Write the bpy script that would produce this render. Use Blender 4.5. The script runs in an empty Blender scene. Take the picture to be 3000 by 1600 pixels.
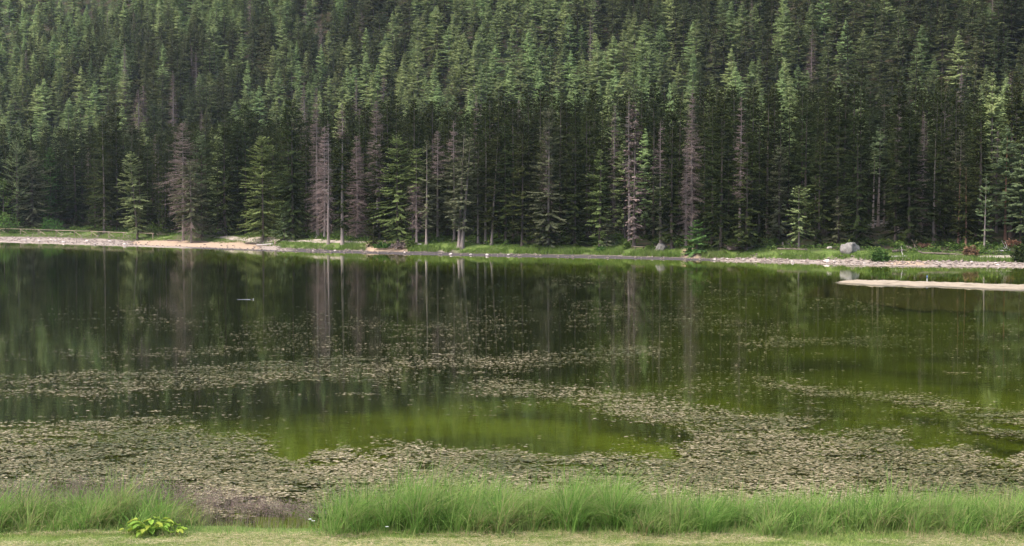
import bpy, math, random
import numpy as np
from mathutils import Vector, noise as mnoise

SC = bpy.context.scene
COL = SC.collection

# ------------------------------------------------------------------ camera
CAM_H = 7.5
F_PX = 4121.0                      # focal length in pixels of the 3000 px wide photograph
PITCH = math.atan(200.0 / F_PX)
cam_data = bpy.data.cameras.new('camera')
cam_data.sensor_width = 36.0
cam_data.lens = F_PX * 36.0 / 3000.0
cam_data.clip_start = 0.1
cam_data.clip_end = 5000.0
cam = bpy.data.objects.new('camera', cam_data)
cam.location = (0, 0, CAM_H)
cam.rotation_euler = (math.pi / 2 - PITCH, 0, 0)
COL.objects.link(cam)
SC.camera = cam

# ------------------------------------------------------------------ sky, sun, exposure
SUN_EL, SUN_AZ = 58.0, 240.0       # degrees; azimuth measured clockwise from +Y (north)
world = bpy.data.worlds.new('World')
SC.world = world
world.use_nodes = True
wn = world.node_tree.nodes
wn.clear()
w_out = wn.new('ShaderNodeOutputWorld')
w_bg = wn.new('ShaderNodeBackground')
w_sky = wn.new('ShaderNodeTexSky')
w_sky.sky_type = 'NISHITA'
w_sky.sun_disc = False
w_sky.sun_elevation = math.radians(SUN_EL)
w_sky.sun_rotation = math.radians(SUN_AZ)
w_sky.air_density = 1.0
w_sky.dust_density = 4.0
w_sky.ozone_density = 1.0
w_bg.inputs['Strength'].default_value = 0.15
world.node_tree.links.new(w_sky.outputs[0], w_bg.inputs['Color'])
world.node_tree.links.new(w_bg.outputs[0], w_out.inputs['Surface'])

sun_data = bpy.data.lights.new('sun', 'SUN')
sun_data.energy = 1.3
sun_data.angle = math.radians(22)
sun_data.color = (1.0, 0.97, 0.92)
sun = bpy.data.objects.new('sun', sun_data)
el, az = math.radians(SUN_EL), math.radians(SUN_AZ)
to_sun = Vector((math.sin(az) * math.cos(el), math.cos(az) * math.cos(el), math.sin(el)))
sun.rotation_euler = to_sun.to_track_quat('Z', 'Y').to_euler()
sun.location = (0, -20, 60)
COL.objects.link(sun)

SC.view_settings.view_transform = 'Standard'
SC.view_settings.look = 'None'
SC.view_settings.exposure = 1.42
SC.view_settings.gamma = 1.0
SC.view_settings.use_curve_mapping = False
SC.render.engine = 'CYCLES'
cy = SC.cycles
cy.use_denoising = True
cy.max_bounces = 6
cy.diffuse_bounces = 2
cy.glossy_bounces = 2
cy.transmission_bounces = 2
cy.transparent_max_bounces = 6
cy.volume_bounces = 1
cy.caustics_reflective = False
cy.caustics_refractive = False

# ------------------------------------------------------------------ helpers
PF = np.array([0, math.cos(PITCH), -math.sin(PITCH)])
PU = np.array([0, math.sin(PITCH), math.cos(PITCH)])
PR = np.array([1.0, 0, 0])
CP = np.array([0, 0, CAM_H])


def ray(px, py):
    d = F_PX * PF + (px - 1500.0) * PR + (800.0 - py) * PU
    return d / d[1]


def at_z(px, py, z=0.0):
    """point of the survey line through a photo pixel at height z"""
    d = ray(px, py)
    return CP + d * ((z - CAM_H) / d[2])


def top_height(px, py, Y):
    return (CP + ray(px, py) * Y)[2]


def x_at(px, Y):
    return (CP + ray(px, 700) * Y)[0]


def project(P):
    v = np.asarray(P, float) - CP
    den = v @ PF
    return 1500 + F_PX * (v @ PR) / den, 800 - F_PX * (v @ PU) / den


class Noise2:
    """cheap vectorised 2-D value noise"""

    def __init__(self, seed):
        self.g = np.random.RandomState(seed).rand(256, 256)

    def __call__(self, x, y):
        x = np.asarray(x, float)
        y = np.asarray(y, float)
        x0 = np.floor(x).astype(int)
        y0 = np.floor(y).astype(int)
        fx = x - x0
        fy = y - y0
        fx = fx * fx * (3 - 2 * fx)
        fy = fy * fy * (3 - 2 * fy)
        g = self.g
        a = g[x0 % 256, y0 % 256]
        b = g[(x0 + 1) % 256, y0 % 256]
        c = g[x0 % 256, (y0 + 1) % 256]
        d = g[(x0 + 1) % 256, (y0 + 1) % 256]
        return (a * (1 - fx) + b * fx) * (1 - fy) + (c * (1 - fx) + d * fx) * fy

    def fbm(self, x, y, o=3):
        s = 0
        amp = 1
        tot = 0
        for i in range(o):
            s = s + amp * self(x * 2 ** i + 17.3 * i, y * 2 ** i + 9.1 * i)
            tot += amp
            amp *= 0.5
        return s / tot


def sstep(a, b, x):
    t = np.clip((x - a) / (b - a), 0, 1)
    return t * t * (3 - 2 * t)


def mesh_from(name, verts, faces, attrs=None, smooth=False, mats=None, mat_index=None):
    """faces: list of (n,k) int arrays"""
    if isinstance(faces, np.ndarray):
        faces = [faces]
    faces = [f for f in faces if len(f)]
    me = bpy.data.meshes.new(name)
    verts = np.asarray(verts, np.float32)
    me.vertices.add(len(verts))
    me.vertices.foreach_set('co', verts.ravel())
    nl = sum(f.size for f in faces)
    npoly = sum(len(f) for f in faces)
    me.loops.add(nl)
    me.polygons.add(npoly)
    me.loops.foreach_set('vertex_index', np.concatenate([f.ravel() for f in faces]).astype(np.int32))
    tot = np.concatenate([np.full(len(f), f.shape[1]) for f in faces]).astype(np.int32)
    start = np.concatenate([[0], np.cumsum(tot)[:-1]]).astype(np.int32)
    me.polygons.foreach_set('loop_start', start)
    me.polygons.foreach_set('loop_total', tot)
    if smooth:
        me.polygons.foreach_set('use_smooth', np.ones(npoly, dtype=bool))
    for m in (mats or []):
        me.materials.append(m)
    if mat_index is not None:
        me.polygons.foreach_set('material_index', np.asarray(mat_index, np.int32))
    for k, v in (attrs or {}).items():
        a = me.attributes.new(k, 'FLOAT', 'POINT')
        a.data.foreach_set('value', np.asarray(v, np.float32))
    me.update(calc_edges=True)
    return me


def link(name, data, parent=None, loc=None, mat=None):
    o = bpy.data.objects.new(name, data)
    if mat is not None and data is not None and not data.materials:
        data.materials.append(mat)
    COL.objects.link(o)
    if parent is not None:
        o.parent = parent
    if loc is not None:
        o.location = loc
    return o


def tag(o, label=None, cat=None, group=None, kind=None):
    if label:
        o['label'] = label
    if cat:
        o['category'] = cat
    if group:
        o['group'] = group
    if kind:
        o['kind'] = kind
    return o


def thing(name, label, cat, loc=(0, 0, 0), rz=0.0, group=None):
    o = bpy.data.objects.new(name, None)
    COL.objects.link(o)
    o.empty_display_size = 0.5
    o.location = loc
    o.rotation_euler = (0, 0, rz)
    return tag(o, label, cat, group)


class Geo:
    """collects verts / quads / tris with a per-vertex random attribute"""

    def __init__(self):
        self.v = []
        self.f4 = []
        self.f3 = []
        self.r = []
        self.n = 0

    def add(self, v, f4=None, f3=None, r=None):
        v = np.asarray(v, float).reshape(-1, 3)
        if f4 is not None and len(f4):
            self.f4.append(np.asarray(f4, int) + self.n)
        if f3 is not None and len(f3):
            self.f3.append(np.asarray(f3, int) + self.n)
        self.v.append(v)
        self.r.append(np.full(len(v), 0.5) if r is None else np.broadcast_to(np.asarray(r, float), (len(v),)))
        self.n += len(v)

    def tube(self, pts, rad, n=7, r=0.5, cap=True):
        pts = np.asarray(pts, float)
        rad = np.asarray(rad, float)
        k = len(pts)
        tan = np.gradient(pts, axis=0)
        tan /= np.linalg.norm(tan, axis=1, keepdims=True) + 1e-9
        ref = np.where(np.abs(tan[:, 2:3]) > 0.9, np.array([[1.0, 0, 0]]), np.array([[0, 0, 1.0]]))
        a = np.cross(tan, ref)
        a /= np.linalg.norm(a, axis=1, keepdims=True) + 1e-9
        b = np.cross(tan, a)
        th = np.arange(n) * 2 * math.pi / n
        ring = pts[:, None, :] + rad[:, None, None] * (np.cos(th)[None, :, None] * a[:, None, :] + np.sin(th)[None, :, None] * b[:, None, :])
        i = np.arange(k - 1)[:, None] * n
        j = np.arange(n)[None, :]
        q = np.stack([i + j, i + (j + 1) % n, i + n + (j + 1) % n, i + n + j], -1).reshape(-1, 4)
        V = ring.reshape(-1, 3)
        f3 = None
        if cap:
            V = np.vstack([V, pts[:1], pts[-1:]])
            c0, c1 = k * n, k * n + 1
            jj = np.arange(n)
            f3 = np.vstack([np.stack([np.full(n, c0), (jj + 1) % n, jj], -1),
                            np.stack([np.full(n, c1), (k - 1) * n + jj, (k - 1) * n + (jj + 1) % n], -1)])
        self.add(V, q, f3, r)

    def box(self, c, s, rz=0.0, r=0.5):
        c = np.asarray(c, float)
        x, y, z = np.asarray(s, float) / 2
        V = np.array([[-x, -y, -z], [x, -y, -z], [x, y, -z], [-x, y, -z], [-x, -y, z], [x, -y, z], [x, y, z], [-x, y, z]])
        ca, sa = math.cos(rz), math.sin(rz)
        V = V @ np.array([[ca, sa, 0], [-sa, ca, 0], [0, 0, 1]]) + c
        self.add(V, [[3, 2, 1, 0], [4, 5, 6, 7], [0, 1, 5, 4], [1, 2, 6, 5], [2, 3, 7, 6], [3, 0, 4, 7]], None, r)

    def mesh(self, name, mats=None, smooth=False):
        fs = []
        if self.f4:
            fs.append(np.vstack(self.f4))
        if self.f3:
            fs.append(np.vstack(self.f3))
        return mesh_from(name, np.vstack(self.v), fs, {'rnd': np.concatenate(self.r)}, smooth, mats)


# ------------------------------------------------------------------ materials
def new_mat(name):
    m = bpy.data.materials.new(name)
    m.use_nodes = True
    nt = m.node_tree
    nt.nodes.clear()
    out = nt.nodes.new('ShaderNodeOutputMaterial')
    return m, nt, out


def N(nt, t, **kw):
    n = nt.nodes.new(t)
    for k, v in kw.items():
        setattr(n, k, v)
    return n


def ramp(nt, stops, interp='LINEAR'):
    r = N(nt, 'ShaderNodeValToRGB')
    r.color_ramp.interpolation = interp
    el_ = r.color_ramp.elements
    while len(el_) > 1:
        el_.remove(el_[-1])
    el_[0].position = stops[0][0]
    el_[0].color = (*stops[0][1], 1)
    for p, c in stops[1:]:
        e = el_.new(p)
        e.color = (*c, 1)
    return r


def foliage_mat(name, cols, trans=0.25, vary=0.35, hue=0.03, rough=0.6):
    """leaf colour from a per-twig random value, shifted a little from plant to plant"""
    m, nt, out = new_mat(name)
    L = nt.links.new
    at = N(nt, 'ShaderNodeAttribute', attribute_name='rnd')
    k = len(cols)
    rp = ramp(nt, [(i / max(1, k - 1), c) for i, c in enumerate(cols)])
    L(at.outputs['Fac'], rp.inputs[0])
    oi = N(nt, 'ShaderNodeObjectInfo')
    hs = N(nt, 'ShaderNodeHueSaturation')
    mv = N(nt, 'ShaderNodeMapRange')
    mv.inputs[3].default_value = 1 - vary
    mv.inputs[4].default_value = 1 + vary
    L(oi.outputs['Random'], mv.inputs[0])
    L(mv.outputs[0], hs.inputs['Value'])
    wn_ = N(nt, 'ShaderNodeTexWhiteNoise', noise_dimensions='1D')
    L(oi.outputs['Random'], wn_.inputs['W'])
    mh = N(nt, 'ShaderNodeMapRange')
    mh.inputs[3].default_value = 0.5 - hue
    mh.inputs[4].default_value = 0.5 + hue
    L(wn_.outputs['Value'], mh.inputs[0])
    L(mh.outputs[0], hs.inputs['Hue'])
    L(rp.outputs[0], hs.inputs['Color'])
    d = N(nt, 'ShaderNodeBsdfDiffuse')
    t = N(nt, 'ShaderNodeBsdfTranslucent')
    mx = N(nt, 'ShaderNodeMixShader')
    mx.inputs[0].default_value = trans
    L(hs.outputs[0], d.inputs[0])
    L(hs.outputs[0], t.inputs[0])
    L(d.outputs[0], mx.inputs[1])
    L(t.outputs[0], mx.inputs[2])
    L(mx.outputs[0], out.inputs['Surface'])
    return m


def rough_mat(name, c1, c2, scale=3.0, rough=0.9, bump=0.0, stretch=(1, 1, 1), c3=None, obj=True, detail=5):
    m, nt, out = new_mat(name)
    L = nt.links.new
    tc = N(nt, 'ShaderNodeTexCoord')
    mp = N(nt, 'ShaderNodeMapping')
    mp.inputs['Scale'].default_value = stretch
    L(tc.outputs['Object' if obj else 'Generated'], mp.inputs[0])
    nz = N(nt, 'ShaderNodeTexNoise')
    nz.inputs['Scale'].default_value = scale
    nz.inputs['Detail'].default_value = detail
    nz.inputs['Roughness'].default_value = 0.65
    L(mp.outputs[0], nz.inputs['Vector'])
    st = [(0.3, c1), (0.7, c2)] if c3 is None else [(0.28, c1), (0.5, c2), (0.72, c3)]
    rp = ramp(nt, st)
    L(nz.outputs['Fac'], rp.inputs[0])
    oi = N(nt, 'ShaderNodeObjectInfo')
    hs = N(nt, 'ShaderNodeHueSaturation')
    mv = N(nt, 'ShaderNodeMapRange')
    mv.inputs[3].default_value = 0.8
    mv.inputs[4].default_value = 1.2
    L(oi.outputs['Random'], mv.inputs[0])
    L(mv.outputs[0], hs.inputs['Value'])
    L(rp.outputs[0], hs.inputs['Color'])
    b = N(nt, 'ShaderNodeBsdfPrincipled')
    b.inputs['Roughness'].default_value = rough
    b.inputs['Specular IOR Level'].default_value = 0.25
    L(hs.outputs[0], b.inputs['Base Color'])
    if bump:
        bp = N(nt, 'ShaderNodeBump')
        bp.inputs['Strength'].default_value = bump
        bp.inputs['Distance'].default_value = 0.1
        L(nz.outputs['Fac'], bp.inputs['Height'])
        L(bp.outputs[0], b.inputs['Normal'])
    L(b.outputs[0], out.inputs['Surface'])
    return m


M = {}
M['spruce'] = foliage_mat('spruce needles', [(0.020, 0.029, 0.011), (0.037, 0.048, 0.016), (0.068, 0.080, 0.025)], hue=0.02)
M['spruce_hill'] = foliage_mat('hill spruce needles', [(0.070, 0.088, 0.040), (0.110, 0.130, 0.057), (0.152, 0.170, 0.075)], hue=0.025)
M['spruce_olive'] = foliage_mat('olive spruce needles', [(0.10, 0.13, 0.042), (0.145, 0.18, 0.06), (0.195, 0.225, 0.085)], hue=0.012, vary=0.15)
M['spruce_blue'] = foliage_mat('blue green needles', [(0.10, 0.14, 0.065), (0.15, 0.195, 0.088), (0.20, 0.24, 0.115)], hue=0.012, vary=0.15)
M['spruce_grey'] = foliage_mat('grey green needles', [(0.095, 0.105, 0.055), (0.135, 0.145, 0.078), (0.18, 0.175, 0.105)], hue=0.012, vary=0.15)
M['spruce_light'] = foliage_mat('light green needles', [(0.14, 0.18, 0.07), (0.20, 0.245, 0.10), (0.26, 0.30, 0.135)], hue=0.012, vary=0.1)
M['larch'] = foliage_mat('larch needles', [(0.20, 0.265, 0.108), (0.255, 0.32, 0.13), (0.305, 0.365, 0.152)], hue=0.02, vary=0.32, trans=0.35)
M['dead_twig'] = foliage_mat('dead twigs', [(0.14, 0.10, 0.088), (0.19, 0.143, 0.127), (0.25, 0.20, 0.178)], trans=0.05, vary=0.15, hue=0.01)
M['rust'] = foliage_mat('rust brown dead needles', [(0.13, 0.07, 0.042), (0.18, 0.10, 0.06), (0.23, 0.14, 0.09)], trans=0.1, vary=0.1, hue=0.01)
M['shrub'] = foliage_mat('shrub leaves', [(0.045, 0.085, 0.022), (0.075, 0.13, 0.03), (0.11, 0.17, 0.045)], vary=0.2)
M['bush'] = foliage_mat('young spruce needles', [(0.07, 0.125, 0.035), (0.11, 0.18, 0.05), (0.155, 0.235, 0.07)], vary=0.1)
M['under'] = foliage_mat('undergrowth leaves', [(0.04, 0.075, 0.02), (0.075, 0.125, 0.03), (0.13, 0.17, 0.045)], vary=0.0, hue=0)
M['bark'] = rough_mat('bark', (0.10, 0.075, 0.062), (0.25, 0.20, 0.175), 4.0, 0.95, 0.5, (3, 3, 0.6))
M['bark_dark'] = rough_mat('dark bark', (0.05, 0.04, 0.035), (0.13, 0.10, 0.085), 4.0, 0.95, 0.5, (3, 3, 0.6))
M['bark_pale'] = rough_mat('pale bark', (0.15, 0.12, 0.105), (0.34, 0.275, 0.245), 4.0, 0.95, 0.5, (3, 3, 0.6))
M['dead_wood'] = rough_mat('bare dead wood', (0.12, 0.095, 0.085), (0.26, 0.22, 0.20), 5.0, 0.9, 0.4, (3, 3, 0.6))
M['red_bark'] = rough_mat('reddish bark', (0.20, 0.10, 0.07), (0.38, 0.21, 0.15), 4.0, 0.95, 0.5, (3, 3, 0.6))
M['rock'] = rough_mat('limestone boulder', (0.07, 0.062, 0.052), (0.19, 0.175, 0.155), 3.6, 0.95, 1.0, c3=(0.28, 0.26, 0.235), detail=9)
M['rock_pale'] = rough_mat('pale stone', (0.36, 0.30, 0.26), (0.66, 0.58, 0.53), 2.5, 0.9, 0.5)
M['pebble'] = rough_mat('beach stones', (0.17, 0.13, 0.105), (0.31, 0.245, 0.205), 2.5, 0.9, 0.3, c3=(0.42, 0.345, 0.285), detail=8)
M['fence_wood'] = rough_mat('weathered rail wood', (0.17, 0.13, 0.09), (0.33, 0.265, 0.195), 3.0, 0.85, 0.2, (1, 1, 4))
M['log'] = rough_mat('fallen log', (0.06, 0.045, 0.035), (0.20, 0.16, 0.13), 3.0, 0.95, 0.5)
M['log_pale'] = rough_mat('bleached log', (0.30, 0.26, 0.24), (0.60, 0.56, 0.52), 3.0, 0.9, 0.4)

# ------------------------------------------------------------------ terrain
# survey of the far shore: photo x, waterline y, beach top y, beach top z, meadow top y, meadow top z
SHORE = np.array([
    [0, 709, 696, .22, 684, 1.1], [380, 721, 708, .28, 690, 1.3], [560, 728, 712, .35, 692, 1.5],
    [700, 733, 717, .32, 696, 1.6], [800, 736, 727, .22, 700, 1.5], [970, 741, 732, .14, 708, 1.4],
    [1400, 751, 743, .12, 720, 1.3], [1800, 758, 749, .13, 725, 1.3], [2100, 765, 756, .16, 733, 1.3],
    [2400, 773, 761, .24, 738, 1.3], [2620, 780, 765, .30, 742, 1.3], [3000, 783, 768, .26, 748, 1.1]])
sx, sy, s1a, s2a, z1a, z2a = [], [], [], [], [], []
for px, yw, y1, z1, y2, z2 in SHORE:
    w_ = at_z(px, yw)
    a_ = at_z(px, y1, z1)
    b_ = at_z(px, y2, z2)
    sx.append(w_[0])
    sy.append(w_[1])
    s1a.append(a_[1] - w_[1])
    s2a.append(max(b_[1] - w_[1], a_[1] - w_[1] + 4))
    z1a.append(z1)
    z2a.append(z2)
SX = np.array([-800, -170] + sx + [130, 800])
SY = np.array([330, 306] + sy + [166, 150])
S1 = np.array([15, 17] + s1a + [6, 6])
S2 = np.array([28, 28] + s2a + [11, 11])
Z1 = np.array([.25, .25] + z1a + [.25, .25])
Z2 = np.array([1.1, 1.1] + z2a + [1.1, 1.1])
nzA, nzB, nzC = Noise2(3), Noise2(8), Noise2(21)


def shore_y(X):
    return np.interp(X, SX, SY) + (nzA.fbm(np.asarray(X) / 9.0, 0.5) - 0.5) * 2.4


NEAR_Y = 32.6


def near_y(X):
    return NEAR_Y + (nzB.fbm(np.asarray(X) / 3.0, 3.3) - 0.5) * 1.0


def bed_z(X, Y):
    """lake bed: shallow shelf near the road and to the right, deep basin on the far left"""
    dn = Y - near_y(X)
    df = shore_y(X) - Y
    side = sstep(-42, 14, X - 0.10 * Y)          # 0 left, 1 right
    deep = 0.6 + 3.4 * sstep(9, 50, dn) * (1 - 0.76 * side)
    d = deep * sstep(-2, 9, dn) * sstep(-1, 26, df)
    d = d + 0.35 * (nzC.fbm(X / 6.0, Y / 9.0) - 0.5) * sstep(1, 8, dn) * sstep(2, 14, df)
    return -np.maximum(d, 0.0) - 0.02


def terrain(X, Y):
    X = np.asarray(X, float)
    Y = np.asarray(Y, float)
    s = Y - shore_y(X)
    s1 = np.interp(X, SX, S1)
    s2 = np.interp(X, SX, S2)
    z1 = np.interp(X, SX, Z1)
    z2 = np.interp(X, SX, Z2)
    zb = np.where(s < s1, z1 * np.clip(s / s1, 0, None) ** 0.9,
                  np.where(s < s2, z1 + (z2 - z1) * (s - s1) / (s2 - s1), z2 + 0.055 * (s - s2)))
    bump = (nzC.fbm(X / 5.0, Y / 5.0) - 0.5) * 0.5 * sstep(0, 14, s) + (nzB.fbm(X / 17.0, Y / 17.0) - 0.5) * 1.6 * sstep(10, 40, s)
    zb = zb + bump
    yh = 360 - np.where(X < 0, 0.30, 0.75) * X + (nzA.fbm(X / 60.0, Y / 80.0) - 0.5) * 40
    yh = np.maximum(yh, np.interp(X, SX, SY) + 70)
    u = Y - yh
    zh = 3.0 + np.where(u < 0, 0.1 * u, np.where(u < 50, 0.1 * u + 0.0042 * u * u, 15.5 + 0.60 * (u - 50))) + (nzB.fbm(X / 45.0, Y / 45.0) - 0.5) * 9 * sstep(20, 120, u)
    k = 3.0
    m = np.maximum(zb, zh)
    zf = m + np.log(np.exp((zb - m) / k) + np.exp((zh - m) / k)) * k - k * np.log(2) * np.exp(-np.abs(zb - zh) / k)
    z = np.where(s > 0, zf, 0)
    # near bank and road embankment
    n = near_y(X) - Y
    zn = 0.34 * sstep(-0.1, 1.6, n) + 0.05 * np.clip(n - 1.5, 0, 4) + np.clip(n - 6.0, 0, 22) * 0.225
    zn = zn + (nzC.fbm(X / 0.9, Y / 0.9) - 0.5) * 0.10 * sstep(0.2, 1.5, n)
    z = np.where(n > -0.1, zn, z)
    lake = (n <= -0.1) & (s <= 0)
    return np.where(lake, bed_z(X, Y), z)


def tz(X, Y):
    return float(terrain(np.array([X]), np.array([Y]))[0])


def ground_at(px, py):
    """far-bank ground point surveyed through a photo pixel"""
    d = ray(px, py)
    Y = np.arange(150.0, 420.0, 0.25)
    P = CP[None, :] + d[None, :] * Y[:, None]
    T = terrain(P[:, 0], P[:, 1])
    T = np.where(P[:, 1] - shore_y(P[:, 0]) < 0, 0.0, T)
    hit = np.nonzero(P[:, 2] <= T)[0]
    if len(hit) == 0:
        i = len(Y) - 1
    else:
        i = hit[0]
    return np.array([P[i, 0], P[i, 1], T[i]])


def build_ground():
    xs = np.unique(np.concatenate([np.arange(-700, -140, 14.0), np.arange(-140, 90, 0.8), np.arange(90, 701, 14.0)]))
    nn = np.concatenate([np.arange(-60, -8, 4.0), np.arange(-8, 0.01, 0.35)])            # offset from near waterline
    tt = np.concatenate([np.linspace(0.004, 0.30, 40), np.linspace(0.32, 0.999, 40)])
    ss = np.concatenate([np.arange(0, 46, 0.6), np.arange(46, 130, 4.0), np.arange(130, 436, 8.0)])
    R = []
    for n_ in nn:
        R.append((xs, near_y(xs) + n_))
    for t_ in tt:
        a = near_y(xs)
        b = shore_y(xs)
        R.append((xs, a + (b - a) * t_))
    for s_ in ss:
        R.append((xs, shore_y(xs) + s_ + 1e-3))
    X = np.array([r[0] for r in R])
    Y = np.array([r[1] for r in R])
    Z = terrain(X.ravel(), Y.ravel()).reshape(X.shape)
    nr, nc = X.shape
    V = np.stack([X, Y, Z], -1).reshape(-1, 3)
    i = np.arange(nr - 1)[:, None] * nc + np.arange(nc - 1)[None, :]
    q = np.stack([i, i + 1, i + nc + 1, i + nc], -1).reshape(-1, 4)
    x, y = V[:, 0], V[:, 1]
    s = y - shore_y(x)
    s1 = np.interp(x, SX, S1)
    s2 = np.interp(x, SX, S2)
    # photo column of each vertex names the stretch of beach it lies on
    col = 1500 + F_PX * x / np.maximum(y, 1)
    wob = (nzA.fbm(x / 2.5, y / 2.5) - 0.5)
    wob2 = (nzB.fbm(x / 1.2, y / 1.2) - 0.5)
    far = s > -1.0

    def span(a, b, soft=25):
        return sstep(a - soft, a + soft, col) * (1 - sstep(b - soft, b + soft, col))
    fr = s / s1 + wob * 0.5 * np.minimum(1, 6.0 / s1)
    sand = np.maximum(span(385, 760, 12) * (1 - sstep(0.95, 1.1, fr)) * sstep(0.12, 0.3, fr),
                      span(1075, 1190, 10) * (1 - sstep(1.5, 1.9, fr)) * sstep(0.65, 0.85, fr))
    sand = np.maximum(sand, span(2600, 2720, 15) * (1 - sstep(0.95, 1.15, fr)) * sstep(0.1, 0.3, fr))
    sand = np.maximum(sand, span(2003, 2042, 8) * (1 - sstep(2.3, 2.8, fr)))
    sand = np.maximum(sand, span(2455, 2490, 8) * sstep(2.2, 2.4, fr) * (1 - sstep(2.7, 2.9, fr)))
    mud = span(860, 2090, 30) * (1 - sstep(0.75, 1.0, fr + wob2 * 0.5))
    mud = np.maximum(mud, span(560, 900, 40) * (1 - sstep(0.05, 0.22, fr)))
    stone = (1 - sstep(0.85, 1.15, fr)) * (1 - mud) * (1 - sand)
    grass = sstep(0.9, 1.2, fr) * (1 - sstep(0.85, 1.25, (s / s2) + wob * 0.5))
    grass = np.maximum(grass * (1 - sand), 0)
    near = (y < near_y(x) + 0.2)
    grass = np.where(near, 1.0, np.where(far, grass, 0))
    sand = np.where(far, sand, 0)
    mud = np.where(far, mud, 0)
    mud = np.where(near, sstep(-0.9, -0.15, y - near_y(x)) * 0.9, mud)
    stone = np.where(far, stone, 0)
    me = mesh_from('ground', V, q, {'sand': sand, 'mud': mud, 'stone': stone, 'grass': grass}, True)
    m, nt, out = new_mat('lake shore ground')
    L = nt.links.new
    geo = N(nt, 'ShaderNodeNewGeometry')

    def noise(scale, detail=5, rough=0.6):
        n_ = N(nt, 'ShaderNodeTexNoise')
        n_.inputs['Scale'].default_value = scale
        n_.inputs['Detail'].default_value = detail
        n_.inputs['Roughness'].default_value = rough
        L(geo.outputs['Position'], n_.inputs['Vector'])
        return n_
    n1, n2, n3 = noise(0.35), noise(2.2, 6, 0.7), noise(0.12)
    floor = ramp(nt, [(0.3, (0.026, 0.022, 0.014)), (0.44, (0.045, 0.032, 0.02)), (0.52, (0.026, 0.034, 0.014)), (0.75, (0.035, 0.046, 0.016))])
    L(n1.outputs['Fac'], floor.inputs[0])
    grs = ramp(nt, [(0.3, (0.07, 0.10, 0.022)), (0.55, (0.11, 0.16, 0.035)), (0.75, (0.17, 0.17, 0.06))])
    L(n2.outputs['Fac'], grs.inputs[0])
    snd = ramp(nt, [(0.3, (0.31, 0.22, 0.145)), (0.7, (0.45, 0.335, 0.235))])
    L(n2.outputs['Fac'], snd.inputs[0])
    mdd = ramp(nt, [(0.3, (0.045, 0.038, 0.036)), (0.7, (0.10, 0.084, 0.08))])
    L(n2.outputs['Fac'], mdd.inputs[0])
    stn = ramp(nt, [(0.3, (0.16, 0.13, 0.105)), (0.5, (0.30, 0.245, 0.20)), (0.68, (0.40, 0.335, 0.28))])
    L(n2.outputs['Fac'], stn.inputs[0])
    # lake bed: green algae on the shallow shelf; deeper bed darkened to paint in depth shading
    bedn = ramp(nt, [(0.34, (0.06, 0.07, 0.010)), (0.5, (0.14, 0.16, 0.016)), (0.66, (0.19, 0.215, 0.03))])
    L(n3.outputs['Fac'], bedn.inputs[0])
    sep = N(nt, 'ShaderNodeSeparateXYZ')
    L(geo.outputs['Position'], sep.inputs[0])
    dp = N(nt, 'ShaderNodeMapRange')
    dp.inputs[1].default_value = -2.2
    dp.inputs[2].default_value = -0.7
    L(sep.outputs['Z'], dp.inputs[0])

    def mixc(fac, a, b):
        mx = N(nt, 'ShaderNodeMix', data_type='RGBA')
        L(fac, mx.inputs[0])
        for sck, val in ((6, a), (7, b)):
            if isinstance(val, tuple):
                mx.inputs[sck].default_value = (*val, 1)
            else:
                L(val, mx.inputs[sck])
        return mx.outputs[2]

    def att(nm):
        return N(nt, 'ShaderNodeAttribute', attribute_name=nm).outputs['Fac']
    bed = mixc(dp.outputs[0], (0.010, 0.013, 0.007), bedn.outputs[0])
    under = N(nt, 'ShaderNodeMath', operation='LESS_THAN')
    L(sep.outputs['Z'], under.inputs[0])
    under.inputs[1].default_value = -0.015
    c = mixc(att('grass'), floor.outputs[0], grs.outputs[0])
    c = mixc(att('stone'), c, stn.outputs[0])
    c = mixc(att('sand'), c, snd.outputs[0])
    c = mixc(att('mud'), c, mdd.outputs[0])
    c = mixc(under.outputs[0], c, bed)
    b = N(nt, 'ShaderNodeBsdfPrincipled')
    b.inputs['Roughness'].default_value = 0.95
    b.inputs['Specular IOR Level'].default_value = 0.15
    L(c, b.inputs['Base Color'])
    bp = N(nt, 'ShaderNodeBump')
    bp.inputs['Strength'].default_value = 0.6
    bp.inputs['Distance'].default_value = 0.15
    L(n2.outputs['Fac'], bp.inputs['Height'])
    L(bp.outputs[0], b.inputs['Normal'])
    L(b.outputs[0], out.inputs['Surface'])
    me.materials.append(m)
    return tag(link('ground', me), kind='structure')


build_ground()


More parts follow.
